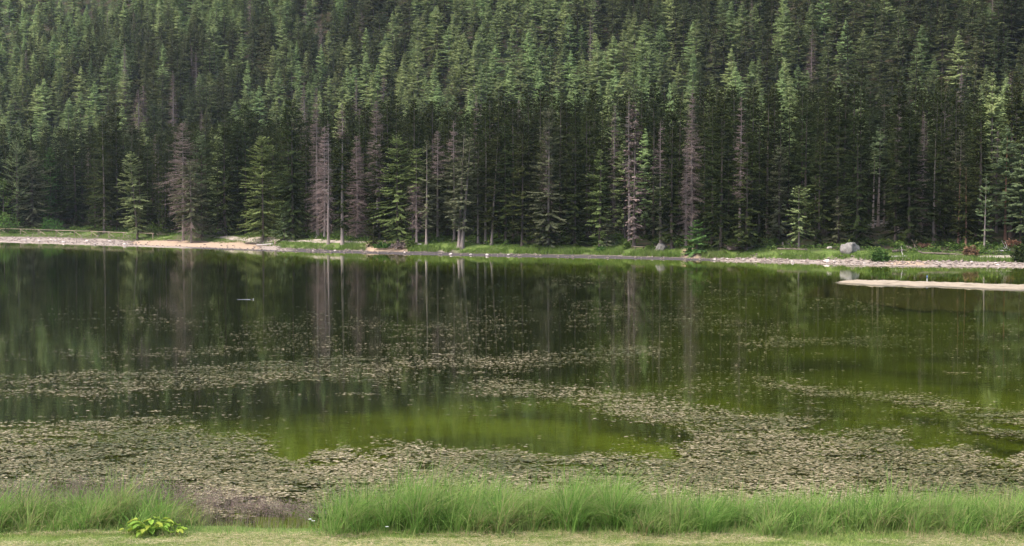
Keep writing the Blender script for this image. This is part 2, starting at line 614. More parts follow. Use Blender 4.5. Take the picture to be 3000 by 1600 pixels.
def build_water():
    xs = np.concatenate([np.linspace(-699, -150, 12), np.linspace(-140, 90, 40), np.linspace(100, 699, 12)])
    V = []
    for x in xs:
        a, b = float(near_y(x)) - 0.6, float(shore_y(x)) + 0.4
        for t in np.linspace(0, 1, 12):
            V.append((x, a + (b - a) * t, 0.0))
    n = 12
    q = [[i * n + j, (i + 1) * n + j, (i + 1) * n + j + 1, i * n + j + 1] for i in range(len(xs) - 1) for j in range(n - 1)]
    me = mesh_from('water', np.array(V), np.array(q), None, True)
    m, nt, out = new_mat('lake water')
    L = nt.links.new
    geo = N(nt, 'ShaderNodeNewGeometry')
    mp = N(nt, 'ShaderNodeMapping')
    mp.inputs['Scale'].default_value = (0.7, 1.5, 1.0)
    L(geo.outputs['Position'], mp.inputs[0])
    nz = N(nt, 'ShaderNodeTexNoise')
    nz.inputs['Scale'].default_value = 1.6
    nz.inputs['Detail'].default_value = 3
    L(mp.outputs[0], nz.inputs['Vector'])
    bp = N(nt, 'ShaderNodeBump')
    bp.inputs['Strength'].default_value = 0.035
    bp.inputs['Distance'].default_value = 0.05
    L(nz.outputs['Fac'], bp.inputs['Height'])
    gl = N(nt, 'ShaderNodeBsdfAnisotropic')
    gl.inputs['Roughness'].default_value = 0.015
    gl.inputs['Color'].default_value = (1, 1, 1, 1)
    L(bp.outputs[0], gl.inputs['Normal'])
    fr = N(nt, 'ShaderNodeFresnel')
    fr.inputs['IOR'].default_value = 1.33
    L(bp.outputs[0], fr.inputs['Normal'])
    df = N(nt, 'ShaderNodeBsdfDiffuse')
    df.inputs['Color'].default_value = (0.010, 0.013, 0.002, 1)
    tr = N(nt, 'ShaderNodeBsdfTransparent')
    tr.inputs['Color'].default_value = (0.80, 0.88, 0.40, 1)
    body = N(nt, 'ShaderNodeMixShader')
    body.inputs[0].default_value = 0.82
    L(df.outputs[0], body.inputs[1])
    L(tr.outputs[0], body.inputs[2])
    mx = N(nt, 'ShaderNodeMixShader')
    L(fr.outputs[0], mx.inputs[0])
    L(body.outputs[0], mx.inputs[1])
    L(gl.outputs[0], mx.inputs[2])
    L(mx.outputs[0], out.inputs['Surface'])
    me.materials.append(m)
    return tag(link('water', me), kind='structure')


build_water()


# ------------------------------------------------------------------ trees
def lumpy(rs):
    ph = rs.rand(6) * 6.28
    kz = rs.uniform(0.25, 1.1, 3)

    def f(z, az):
        return (np.sin(az + kz[0] * z + ph[0]) + np.sin(2 * az - kz[1] * z + ph[1]) * 0.8 + np.sin(kz[2] * z * 2 + ph[2]) * 0.7) / 2.5
    return f


def crown_geo(geo, rs, h, w, z0, style='spruce', dens=1.0, z1=None, lump=0.28, lean=(0, 0)):
    """needle sprays on whorled branches between heights z0 and z1 (default the tip)"""
    z1 = h if z1 is None else z1
    P = dict(
        spruce=dict(dz=0.46, nb=9.0, p=0.50, a=(-0.48, 0.30), b=0.16, tl=0.56, tw=0.21, per=13.0, hang=0.40, spread=(10, 65)),
        cone=dict(dz=0.46, nb=9.5, p=0.8, a=(-0.55, 0.3), b=0.20, tl=0.60, tw=0.26, per=15.0, hang=0.40, spread=(10, 65)),
        larch=dict(dz=0.42, nb=9.0, p=0.62, a=(-0.25, 0.65), b=0.02, tl=0.48, tw=0.22, per=19.0, hang=0.45, spread=(10, 110)),
        pine=dict(dz=0.62, nb=6.0, p=0.50, a=(-0.10, 0.6), b=0.20, tl=0.55, tw=0.24, per=10.0, hang=0.05, spread=(10, 110)),
        twig=dict(dz=0.30, nb=6.0, p=0.60, a=(-0.55, 0.30), b=0.15, tl=0.50, tw=0.035, per=13.0, hang=0.8, spread=(10, 85)),
    )[style]
    zs = np.arange(z0, z1 - 0.15, P['dz'])
    zs = zs + rs.uniform(-0.15, 0.15, len(zs))
    nb = rs.poisson(P['nb'] * dens, len(zs)).clip(2)
    z = np.repeat(zs, nb) + rs.uniform(-0.12, 0.12, nb.sum())
    n = len(z)
    az = rs.rand(n) * 2 * math.pi
    t = np.clip((z - z0) / (h - z0), 0, 1)
    prof = (1 - t) ** P['p'] * (0.62 + 0.38 * sstep(-0.05, 0.28, t)) * 1.08
    if style == 'larch':
        prof = (1 - t ** 1.3) ** 0.85 * (0.65 + 0.35 * sstep(0, 0.25, t)) * 1.05
    if style == 'cone':
        prof = (1 - t) ** 0.85 * 1.15
    if style == 'pine':
        prof = (1 - t ** 1.6) ** 0.75 * (0.5 + 0.5 * sstep(0, 0.35, t))
    f = lumpy(rs)
    Lb = 0.5 * w * prof * np.clip(rs.normal(0.88, 0.16, n), 0.35, 1.3) * (1 + lump * f(z, az))
    Lb = np.maximum(Lb, 0.16)
    if style != 'twig':
        inner = rs.rand(n) < 0.38
        Lb = np.where(inner, np.minimum(Lb, rs.uniform(0.35, 0.9, n)), Lb)
    a = P['a'][0] + (P['a'][1] - P['a'][0]) * t ** 1.3 + rs.normal(0, 0.10, n)
    b = P['b'] + rs.normal(0, 0.06, n)
    k = np.maximum(3, (Lb * P['per']).astype(int))
    i = np.repeat(np.arange(n), k)
    u = rs.rand(len(i)) ** 0.65
    u = 0.10 + 0.92 * u
    L_, A, B, AZ, Z = Lb[i], a[i], b[i], az[i], z[i]
    lx, ly = lean
    base = np.stack([np.cos(AZ) * L_ * u + lx * Z / h, np.sin(AZ) * L_ * u + ly * Z / h, Z + L_ * (A * u + B * u * u)], -1)
    side = np.where(rs.rand(len(i)) < 0.5, -1, 1)
    ang = AZ + side * np.radians(rs.uniform(P['spread'][0], P['spread'][1], len(i)))
    pit = (A + 2 * B * u) * 0.7 - P['hang'] * rs.uniform(0.1, 1.3, len(i))
    d = np.stack([np.cos(ang), np.sin(ang), pit], -1)
    d /= np.linalg.norm(d, axis=1, keepdims=True)
    ln = P['tl'] * rs.uniform(0.55, 1.3, len(i)) * (1.1 - 0.45 * u) * np.minimum(1, 0.4 + L_ / 2.2)
    ko = {'larch': 0.62, 'cone': 0.45, 'pine': 0.5, 'spruce': 0.32, 'twig': 0.0}[style]      # sprays turned outwards
    up = np.stack([np.cos(AZ) * ko + rs.normal(0, 0.28, len(i)), np.sin(AZ) * ko + rs.normal(0, 0.28, len(i)), np.full(len(i), 1.0 - 0.5 * ko)], -1)
    sd = np.cross(d, up)
    sd /= np.linalg.norm(sd, axis=1, keepdims=True)
    wd = P['tw'] * rs.uniform(0.6, 1.3, len(i)) * 0.5
    p0 = base
    p2 = base + d * ln[:, None]
    mid = base + d * (0.45 * ln)[:, None]
    mid[:, 2] += 0.04
    p1 = mid + sd * wd[:, None]
    p3 = mid - sd * wd[:, None]
    V = np.stack([p0, p1, p2, p3], 1).reshape(-1, 3)
    q = np.arange(len(V)).reshape(-1, 4)
    geo.add(V, q, None, np.repeat(np.clip(0.5 + 0.22 * rs.randn(len(i)) + 0.18 * (rs.rand(n)[i] - 0.5), 0, 1), 4))
    return (z, az, Lb, a, b)


def branch_sticks(geo, rs, br, h, r0=0.035, keep=1.0, lean=(0, 0), sides=3, every=1):
    z, az, Lb, a, b = br
    for j in range(0, len(z), every):
        if rs.rand() > keep:
            continue
        u = np.array([0, 0.5, 1.0])
        off = np.array([lean[0] * z[j] / h, lean[1] * z[j] / h, 0])
        pts = np.stack([np.cos(az[j]) * Lb[j] * u, np.sin(az[j]) * Lb[j] * u, z[j] + Lb[j] * (a[j] * u + b[j] * u * u)], -1) + off
        geo.tube(pts, np.array([1, 0.65, 0.15]) * r0, sides, rs.rand(), cap=False)


def trunk_geo(geo, rs, h, r, lean=(0, 0), ztop=None):
    zt = h * 0.985 if ztop is None else ztop
    zz = np.concatenate([[-0.4, 0.0, 0.35], np.linspace(1.2, zt, 9)])
    wob = np.stack([np.sin(zz * 0.21 + rs.rand() * 6) * 0.06, np.sin(zz * 0.17 + rs.rand() * 6) * 0.06, zz * 0], -1)
    pts = np.stack([lean[0] * zz / h, lean[1] * zz / h, zz], -1) + wob
    rad = r * np.clip(1 - zz / (h * 1.02), 0.02, 1) ** 1.05
    rad[0] *= 1.7
    rad[1] *= 1.55
    rad[2] *= 1.2
    geo.tube(pts, rad, 8, 0.5)


def tree_meshes(kind, seed, h, w, z0=1.0, dens=1.0, dead_top=None, dead_low=None, foliage=None, bark=None, lean=(0, 0), r=None, lump=0.28):
    """returns dict part name -> mesh. dead_top: height above which only grey twigs remain; dead_low: height below which they do"""
    rs = np.random.RandomState(seed)
    parts = {}
    r = r or (0.07 + 0.0078 * h)
    T = Geo()
    trunk_geo(T, rs, h, r, lean)
    if kind == 'dead':
        parts['trunk'] = T.mesh('trunk', [M[bark or 'dead_wood']], True)
        D = Geo()
        br = crown_geo(D, rs, h, w, z0, 'twig', dens, None, lump, lean)
        branch_sticks(D, rs, br, h, 0.04, 0.8, lean)
        parts['dead_branches'] = D.mesh('dead_branches', [M[foliage or 'dead_twig']])
        return parts
    if kind == 'bare':
        parts['trunk'] = T.mesh('trunk', [M[bark or 'dead_wood']], True)
        D = Geo()
        E = Geo()
        br = crown_geo(E, rs, h, w, z0, 'twig', dens * 0.45, None, 0.5, lean)
        branch_sticks(D, rs, br, h, 0.05, 0.9, lean)
        parts['dead_branches'] = D.mesh('dead_branches', [M['dead_wood']])
        return parts
    parts['trunk'] = T.mesh('trunk', [M[bark or 'bark_dark']], True)
    Cg = Geo()
    zt = dead_top or h
    zl = dead_low or z0
    br = crown_geo(Cg, rs, h, w, zl, kind, dens, zt, lump, lean)
    branch_sticks(Cg, rs, br, h, 0.025, 0.25, lean, 3, 3)
    parts['crown'] = Cg.mesh('crown', [M[foliage or ('larch' if kind == 'larch' else 'spruce')]])
    if dead_top or dead_low:
        D = Geo()
        if dead_top:
            # same cone carried on to the tip, bare
            E = Geo()
            br = crown_geo(E, rs, h, w, z0, 'twig', dens, None, lump, lean)
            keep = br[0] > dead_top - 0.6
            V = np.vstack(E.v)
            RR = np.concatenate(E.r)
            q = np.arange(len(V)).reshape(-1, 4)
            kq = V[q[:, 0], 2] > dead_top - 0.8
            V4 = V[q[kq]].reshape(-1, 3)
            D.add(V4, np.arange(len(V4)).reshape(-1, 4), None, RR[q[kq]].ravel())
            branch_sticks(D, rs, tuple(x[keep] for x in br), h, 0.035, 0.8, lean)
        if dead_low:
            E = Geo()
            br = crown_geo(E, rs, h, w, z0, 'twig', dens, dead_low + 0.8, lump, lean)
            V = np.vstack(E.v)
            D.add(V, np.arange(len(V)).reshape(-1, 4), None, np.concatenate(E.r))
            branch_sticks(D, rs, br, h, 0.035, 0.7, lean)
        parts['dead_branches'] = D.mesh('dead_branches', [M['dead_twig']])
    return parts


def place_tree(name, label, parts, loc, scale=(1, 1, 1), rz=0.0, group=None):
    root = thing(name, label, 'tree', loc, rz, group)
    root.scale = scale
    for pn, me in parts.items():
        o = link(pn, me, root)
        if pn == 'dead_branches':
            o['kind'] = 'stuff'           # twigs too fine to pick apart
    return root


# the shore trees one can tell apart: photo x, base y (or None and metres behind the waterline), top y, crown width px, kind, options, name, label
FT = [
    (98, 672, 440, 105, 'spruce', dict(z0=1.2, foliage='spruce_grey', dens=0.98), 'spruce_tree', 'grey-green spruce right behind the start of the log railing'),
    (52, 674, 408, 92, 'pine', dict(z0=3.0, foliage='spruce_blue'), 'pine_tree', 'bushy blue-green pine at the edge of the photo behind the railing'),
    (12, 676, 520, 80, 'pine', dict(z0=0.6, foliage='shrub'), 'pine_tree', 'low bright green leafy tree cut by the photo edge behind the railing'),
    (94, 662, 318, 55, 'spruce', dict(z0=9, dens=0.61), 'spruce_tree', 'thin spruce with a bare pale upper trunk rising over the railing'),
    (222, 668, 378, 88, 'spruce', dict(z0=0.9), 'spruce_tree', 'dark full spruce behind the middle of the log railing'),
    (150, 668, 430, 60, 'spruce', dict(z0=1.0, foliage='shrub', dens=0.92), 'spruce_tree', 'narrow mid-green tree between the grey-green and the dark spruce by the railing'),
    (305, 682, 330, 84, 'spruce', dict(z0=1.6, bark='bark_pale'), 'spruce_tree', 'dark tall spruce with a pale trunk foot behind the railing end'),
    (344, 676, 300, 84, 'spruce', dict(z0=1.4), 'spruce_tree', 'dark spruce just beyond the pale-footed one near the railing end'),
    (402, 703, 445, 84, 'spruce', dict(z0=2.3, foliage='spruce_light', dens=1.00, lump=0.45, lean=(-1.2, 0), bark='bark'), 'pine_tree', 'light green free-standing tree with bare trunk foot at the railing end'),
    (538, 705, 355, 112, 'dead', dict(z0=6.0, dens=0.8), 'dead_spruce', 'broad pinkish dead spruce with a bare tip beside the sandy beach'),
    (560, 712, 470, 100, 'spruce', dict(z0=1.6, dens=1.15, dead_low=4.2, foliage='spruce_grey', bark='bark_pale'), 'spruce_tree', 'grey-green spruce with dead lower branches in front of the broad dead spruce'),
    (592, 694, 385, 92, 'spruce', dict(z0=1.0, foliage='spruce_blue', dens=1.03), 'spruce_tree', 'blue-green spruce behind the broad pinkish dead spruce'),
    (660, 692, 325, 130, 'spruce', dict(z0=0.8), 'spruce_tree', 'wide very dark spruce behind the rock heap'),
    (720, 690, 300, 100, 'spruce', dict(z0=0.8), 'spruce_tree', 'tall dark spruce directly behind the free-standing olive spruce'),
    (770, 710, 398, 118, 'spruce', dict(z0=1.6, foliage='spruce_olive', dens=1.30, lump=0.42, bark='bark'), 'spruce_tree', 'free-standing olive-green spruce with trunk showing through, by the beach path'),
    (832, 708, 600, 50, 'spruce', dict(z0=0.3, foliage='spruce_blue', dens=0.94), 'young_spruce', 'small young spruce to the side of the free-standing olive spruce'),
    (858, 702, 288, 112, 'spruce', dict(z0=0.8, dens=1.10), 'spruce_tree', 'tall full dark green spruce beside the mauve dead spruces'),
    (930, 697, 255, 54, 'dead', dict(z0=2.0, dens=1.5), 'dead_spruce', 'tall slim mauve dead spruce, leftmost of the mauve pair'),
    (952, 700, 365, 58, 'dead', dict(z0=2.0, dens=1.5), 'dead_spruce', 'shorter mauve dead spruce right behind the bare trunk'),
    (963, 716, 352, 50, 'bare', dict(z0=4.5, dens=1.0, bark='bark_pale'), 'bare_trunk', 'bare pale dead trunk with short spiky branches on the lawn'),
    (1004, 717, 303, 66, 'spruce', dict(z0=3.1, dead_top=18.0, bark='bark_pale', foliage='spruce', r=0.30), 'spruce_tree', 'columnar green spruce with grey dead top and bare pale trunk foot on the lawn'),
    (1046, 698, 395, 68, 'dead', dict(z0=1.0, dens=1.8), 'dead_spruce', 'dense mauve dead spruce between the columnar spruce and a dark one'),
    (1105, 694, 292, 60, 'dead', dict(z0=8.0, dens=1.5), 'dead_spruce', 'mauve dead spruce whose top rises behind a dark green spruce'),
    (1112, 704, 398, 92, 'spruce', dict(z0=0.8, dens=1.10), 'spruce_tree', 'dark green spruce with a broken tip behind the little round spruce'),
    (1093, 719, 658, 38, 'spruce', dict(z0=0.15, dens=0.92), 'young_spruce', 'little dark spruce alone beside the pale path'),
    (1165, 722, 395, 108, 'spruce', dict(z0=1.8, foliage='spruce_olive', dens=1.03, lump=0.4), 'spruce_tree', 'broad light olive spruce above the shrubby mound'),
    (1208, 712, 440, 62, 'spruce', dict(z0=4.0, foliage='spruce_grey', dens=0.94), 'spruce_tree', 'slim grey-green spruce between the broad olive spruce and the drooping grey one'),
    (1221, 717, 432, 60, 'spruce', dict(z0=3.0, dead_low=9.0, foliage='spruce_olive', bark='bark_pale', dens=0.92), 'spruce_tree', 'spruce with green top and drooping silver-grey dead branches below'),
    (1250, 717, 408, 52, 'spruce', dict(z0=3.0, dens=0.57, bark='bark_pale', foliage='spruce_grey'), 'spruce_tree', 'thin sparse spruce with a straight bare trunk beside the silver-grey drooping one'),
    (1283, 703, 378, 68, 'spruce', dict(z0=2.6, dead_top=11.0, foliage='spruce_grey', bark='bark_pale'), 'spruce_tree', 'half-dead spruce with flaring trunk foot above the brown roots'),
    (1330, 706, 352, 64, 'spruce', dict(z0=2.4, dead_top=13.5, foliage='spruce_grey', bark='bark_pale'), 'spruce_tree', 'spruce with a bright reddish bare tip in the middle of the grove'),
    (1346, 727, 385, 74, 'spruce', dict(z0=3.4, foliage='spruce_grey', bark='bark_pale', dens=0.92, lean=(0.7, 0), r=0.30), 'spruce_tree', 'grey-green spruce on the first of the twin pale trunks near the water'),
    (1355, 729, 402, 64, 'spruce', dict(z0=3.5, foliage='spruce_grey', bark='bark_pale', dens=0.81, lean=(1.2, 0), r=0.30), 'spruce_tree', 'grey-green spruce on the second of the twin pale trunks nearest the water'),
    (1400, 714, 478, 40, 'spruce', dict(z0=5.0, dens=0.54, bark='bark_pale', foliage='spruce_grey'), 'spruce_tree', 'thin wispy spruce on a bare trunk next to the twin trunks'),
    (1423, 713, 388, 62, 'spruce', dict(z0=2.4, dens=0.92, bark='bark_pale'), 'spruce_tree', 'spruce with straight bare trunk foot, first of a pair'),
    (1441, 718, 393, 64, 'spruce', dict(z0=3.2, dens=0.98, bark='bark_pale', lean=(0.9, 0)), 'spruce_tree', 'spruce with leaning bare trunk foot, second of a pair'),
    (1480, 716, 350, 80, 'spruce', dict(z0=0.5), 'spruce_tree', 'full green spruce reaching the ground beside the leaning trunk'),
    (1530, 722, 384, 76, 'spruce', dict(z0=1.2, dens=1.03), 'spruce_tree', 'mid-green spruce between the full spruce and the tall one with bleached branches'),
    (1607, 725, 312, 100, 'spruce', dict(z0=0.4, dens=0.94, lump=0.42, foliage='spruce_grey', bark='bark_pale'), 'spruce_tree', 'tall spruce with bleached branches and pale trunk showing through its upper half'),
    (1592, 726, 560, 70, 'spruce', dict(z0=0.2, dens=1.03), 'young_spruce', 'bushy green spruce growing round the foot of the tall bleached one'),
    (1685, 722, 358, 92, 'spruce', dict(z0=1.0, dens=0.92), 'spruce_tree', 'dark spruce in the shade behind the flat meadow edge'),
    (1757, 727, 438, 70, 'spruce', dict(z0=1.4, dens=0.98, lump=0.5, foliage='spruce_olive'), 'spruce_tree', 'light olive spruce with a bare gap half way up its trunk'),
    (1779, 728, 628, 42, 'spruce', dict(z0=0.8, dens=0.94, foliage='spruce_grey'), 'young_spruce', 'small grey-green spruce at the foot of the gap-trunked olive spruce'),
    (1858, 722, 300, 60, 'spruce', dict(z0=1.5, dens=0.81, foliage='dead_twig', bark='bark'), 'spruce_tree', 'tall brownish sparse spruce behind the plank bench'),
    (1842, 715, 270, 40, 'bare', dict(z0=9.0, dens=0.8), 'bare_trunk', 'tall bare grey trunk rising behind the brownish spruce'),
    (1934, 716, 352, 58, 'spruce', dict(z0=1.2, dead_top=10.5, dens=0.81, foliage='spruce_grey', lump=0.6, bark='bark_pale'), 'spruce_tree', 'ragged half-dead spruce right behind the grey boulder'),
    (1968, 728, 322, 80, 'spruce', dict(z0=1.9, dens=1.00), 'spruce_tree', 'tall green spruce between the ragged half-dead one and the grey-barked dead one'),
    (2026, 708, 262, 60, 'dead', dict(z0=4.0, dens=1.3), 'dead_spruce', 'tall pinkish dead spruce behind the round bushy spruce'),
    (2010, 726, 420, 48, 'dead', dict(z0=1.6, dens=1.0), 'dead_spruce', 'grey dead spruce standing by the pink path to the water'),
    (2042, 739, 640, 66, 'cone', dict(z0=0.1, dens=1.2, foliage='bush', lump=0.12), 'young_spruce', 'round bushy bright green spruce near the pink path'),
    (2112, 735, 318, 96, 'spruce', dict(z0=0.4, dens=1.10), 'spruce_tree', 'big full spruce to the side of the round bushy one'),
    (2168, 712, 282, 50, 'dead', dict(z0=6.0, dens=0.8), 'dead_spruce', 'cream-grey dead spruce with spiky top above full green spruces'),
    (2186, 735, 376, 104, 'spruce', dict(z0=0.3, dens=1.10), 'spruce_tree', 'full olive spruce above the upturned roots'),
    (2280, 714, 418, 66, 'spruce', dict(z0=1.5, dens=0.92, foliage='spruce_grey'), 'spruce_tree', 'greyish spruce with short trunk foot behind the light young spruce'),
    (2340, 727, 543, 72, 'spruce', dict(z0=1.8, dens=1.00, foliage='spruce_light', bark='bark_pale'), 'young_spruce', 'light blue-green young spruce with bare foot on the meadow'),
    (2400, 720, 400, 80, 'spruce', dict(z0=0.8), 'spruce_tree', 'dark spruce behind the light blue-green young spruce'),
    (2452, 716, 428, 62, 'spruce', dict(z0=0.8, dens=0.92), 'spruce_tree', 'slim spruce behind the small white rock'),
    (2457, 722, 570, 48, 'spruce', dict(z0=0.3, dens=0.92, foliage='spruce_grey'), 'young_spruce', 'small spruce between the white rock and the big boulder'),
    (2510, 722, 338, 96, 'spruce', dict(z0=0.5, dens=1.00), 'spruce_tree', 'dark tall spruce directly behind the big boulder'),
    (2559, 668, 440, 40, 'spruce', dict(z0=9.5, dens=0.94, bark='bark_pale', r=0.22, foliage='spruce_blue'), 'pine_tree', 'thin bare-stemmed tree, first of the trio above the white logs'),
    (2574, 664, 372, 60, 'spruce', dict(z0=10.5, dens=0.94, bark='bark_pale', r=0.28, foliage='spruce_blue'), 'pine_tree', 'tallest bare-stemmed tree of the trio above the white logs'),
    (2590, 662, 430, 44, 'spruce', dict(z0=9.0, dens=0.94, bark='bark', r=0.2, foliage='spruce_blue'), 'pine_tree', 'darker bare-stemmed tree, last of the trio above the white logs'),
    (2662, 722, 342, 132, 'spruce', dict(z0=0.4, dens=1.15, lump=0.35), 'spruce_tree', 'very broad green spruce above the fallen dark logs'),
    (2735, 718, 384, 78, 'spruce', dict(z0=1.6, dens=1.03, bark='bark_pale'), 'spruce_tree', 'mid-green spruce with short pale foot beside the very broad one'),
    (2812, 706, 378, 52, 'spruce', dict(z0=5.0, dens=0.68, bark='bark_pale', foliage='spruce_grey'), 'spruce_tree', 'sparse spruce with bare middle trunk rising behind the red-footed dark spruces'),
    (2808, 722, 470, 66, 'spruce', dict(z0=1.6, dens=1.00, bark='red_bark'), 'spruce_tree', 'dark spruce on the first of two reddish trunks'),
    (2828, 724, 486, 66, 'spruce', dict(z0=1.7, dens=1.00, bark='red_bark'), 'spruce_tree', 'dark spruce on the second of two reddish trunks by the rusty brush'),
    (2885, 732, 508, 54, 'pine', dict(z0=1.2, dens=0.8, foliage='spruce_blue', bark='bark_pale'), 'pine_tree', 'slender light green tree with pale trunk beside the grey driftwood'),
    (2945, 708, 365, 112, 'larch', dict(z0=3.0, dens=0.8, foliage='spruce_blue', bark='red_bark'), 'larch_tree', 'large loose grey-green larch at the edge of the photo'),
    (2990, 716, 400, 90, 'larch', dict(z0=2.5, dens=0.8, foliage='spruce_blue'), 'larch_tree', 'light green larch cut by the photo edge beside the grey-green one'),
]
front_xy = []
TREE_POS = []
TREE_VIEW = []
for i, (px, by, ty, wpx, kind, opt, name, label) in enumerate(FT):
    P = ground_at(px, by)
    X, Y, Z = P
    h = top_height(px, ty, Y) - Z
    w = wpx * Y / F_PX * 1.32
    parts = tree_meshes(kind, 100 + i, h, w, **opt)
    place_tree(name, label, parts, (X, Y, Z - 0.05))
    TREE_POS.append((X, Y))
    TREE_VIEW.append((Y, px, ty, wpx))

# generic trees, copied
rs0 = np.random.RandomState(5)
VAR = {
    'spruce': [tree_meshes('spruce', 900 + i, 22.0, w_, z0=z_, dens=0.9, lump=0.3, bark='bark_dark') for i, (w_, z_) in enumerate([(4.6, 1.0), (5.2, 1.5), (4.2, 2.2), (5.6, 0.8), (4.0, 3.5), (4.8, 2.0), (5.0, 1.2), (3.6, 1.6)])],
    'cone': [tree_meshes('cone', 930 + i, 20.0, w_, z0=z_, dens=0.85, lump=0.3, bark='bark_dark', foliage='spruce_hill') for i, (w_, z_) in enumerate([(5.6, 1.0), (6.4, 1.5), (5.0, 2.2), (6.0, 0.8), (5.2, 2.5)])],
    'larch': [tree_meshes('larch', 950 + i, 20.0, w_, z0=z_, dens=0.85, lump=0.3, bark='bark') for i, (w_, z_) in enumerate([(6.2, 2.5), (6.8, 3.0), (5.6, 2.0), (7.2, 2.5), (6.4, 2.0), (5.4, 3.0)])],
    'dead': [tree_meshes('dead', 980 + i, 20.0, w_, z0=3.0, dens=1.0) for i, w_ in enumerate([3.0, 2.4, 3.4])],
}

# larches and dead trees on the lower slope that stand out in the photograph: photo x, top y, crown px, metres from the camera, kind
SLOPE = [
    (2310, 220, 84, 262, 'larch', 'big bright larch above the meadow with the blue-green young spruce'),
    (2450, 208, 80, 275, 'larch', 'tall larch above the big boulder, the higher of two'),
    (2512, 248, 90, 255, 'larch', 'greyish larch above the big boulder, the lower of two'),
    (1960, 240, 60, 268, 'larch', 'bright larch behind the tall green spruce by the boulder'),
    (2128, 228, 66, 275, 'larch', 'bright larch beside the cream-grey spiky dead spruce'),
    (2160, 226, 64, 288, 'larch', 'paler larch standing behind the spiky dead spruce'),
    (2072, 262, 58, 262, 'larch', 'yellow-green larch between two full dark spruces'),
    (1780, 240, 80, 285, 'larch', 'rounded light larch above the gap-trunked olive spruce'),
    (1868, 286, 50, 268, 'larch', 'small light larch top above the plank bench'),
    (2690, 220, 80, 262, 'larch', 'tall bright larch above the very broad spruce'),
    (2712, 310, 84, 232, 'larch', 'lower bright larch beside the very broad spruce'),
    (2866, 246, 84, 255, 'larch', 'bright larch above the red-footed dark spruces'),
    (2938, 216, 70, 275, 'larch', 'narrow grey-green larch high at the side of the photo'),
    (2968, 352, 76, 222, 'larch', 'bright larch top near the photo edge above the grey-green larch'),
    (1410, 196, 72, 350, 'larch', 'pale larch with a forked top above the twin trunks'),
    (1225, 120, 66, 415, 'larch', 'pale larch standing clear of a dark gap on the mid slope'),
    (1390, 130, 60, 400, 'larch', 'tall pale larch at the rim of the dark gap on the mid slope'),
    (1636, 165, 60, 380, 'larch', 'tall pale larch on the mid slope above the tall bleached spruce'),
    (2028, 147, 60, 390, 'larch', 'tall pale larch high above the pink path'),
    (730, 180, 46, 400, 'larch', 'small bright larch tip on the slope above the olive spruce'),
    (410, 262, 60, 360, 'dead', 'pinkish dead spruce pair on the slope above the railing end, wider one'),
    (425, 250, 44, 366, 'dead', 'pinkish dead spruce pair on the slope above the railing end, slimmer one'),
    (893, 240, 34, 330, 'dead', 'reddish dead tip rising behind the tall full dark spruce'),
    (372, 128, 26, 430, 'dead', 'thin pale dead tip high on the slope'),
    (512, 205, 30, 390, 'dead', 'thin reddish dead spruce on the mid slope'),
    (2808, 190, 40, 280, 'dead', 'grey bare tip above the red-footed dark spruces'),
    (2730, 300, 40, 262, 'dead', 'grey-pink dead top between two bright larches'),
    (2918, 380, 40, 215, 'dead', 'small grey dead top in front of the dark gap near the photo edge'),
    (1800, 305, 46, 245, 'dead', 'pinkish dead top below the rounded light larch'),
]
for i, (px, ty, wpx, Y, kind, label) in enumerate(SLOPE):
    # stand it where a tree of 21 m has its tip at the surveyed height
    lim_h = 28.0 if Y < 300 else 23.0
    for Y in np.arange(Y, 600, 1.0):
        X = x_at(px, Y)
        Z = tz(X, Y)
        h = top_height(px, ty, Y) - Z
        if h <= lim_h:
            break
    TREE_VIEW.append((Y, px, ty, wpx))
    w = wpx * Y / F_PX * 1.25
    var = VAR[kind][i % len(VAR[kind])]
    bh = 20.0
    bw = [6.2, 6.8, 5.6, 7.2, 6.4, 5.4][i % 6] if kind == 'larch' else [3.0, 2.4, 3.4][i % 3]
    place_tree('larch_tree' if kind == 'larch' else 'dead_spruce', label, var, (X, Y, Z - 0.2), (w / bw, w / bw, h / bh), rs0.rand() * 6.28)
    TREE_POS.append((X, Y))

# every other tree of the wood
rsF = np.random.RandomState(77)
cell = {}


def free(X, Y, d):
    k = (int(X // 6), int(Y // 6))
    for a in (-1, 0, 1):
        for b in (-1, 0, 1):
            for (x, y) in cell.get((k[0] + a, k[1] + b), ()):
                if (x - X) ** 2 + (y - Y) ** 2 < d * d:
                    return False
    cell.setdefault(k, []).append((X, Y))
    return True


for (X, Y) in TREE_POS:
    cell.setdefault((int(X // 6), int(Y // 6)), []).append((X, Y))
CAND = []
Ymax = 640
ncand = 34000
Yc = rsF.uniform(160 ** 1.5, Ymax ** 1.5, ncand) ** (1 / 1.5)
Xc = rsF.uniform(-1, 1, ncand) * (0.46 * Yc + 45)
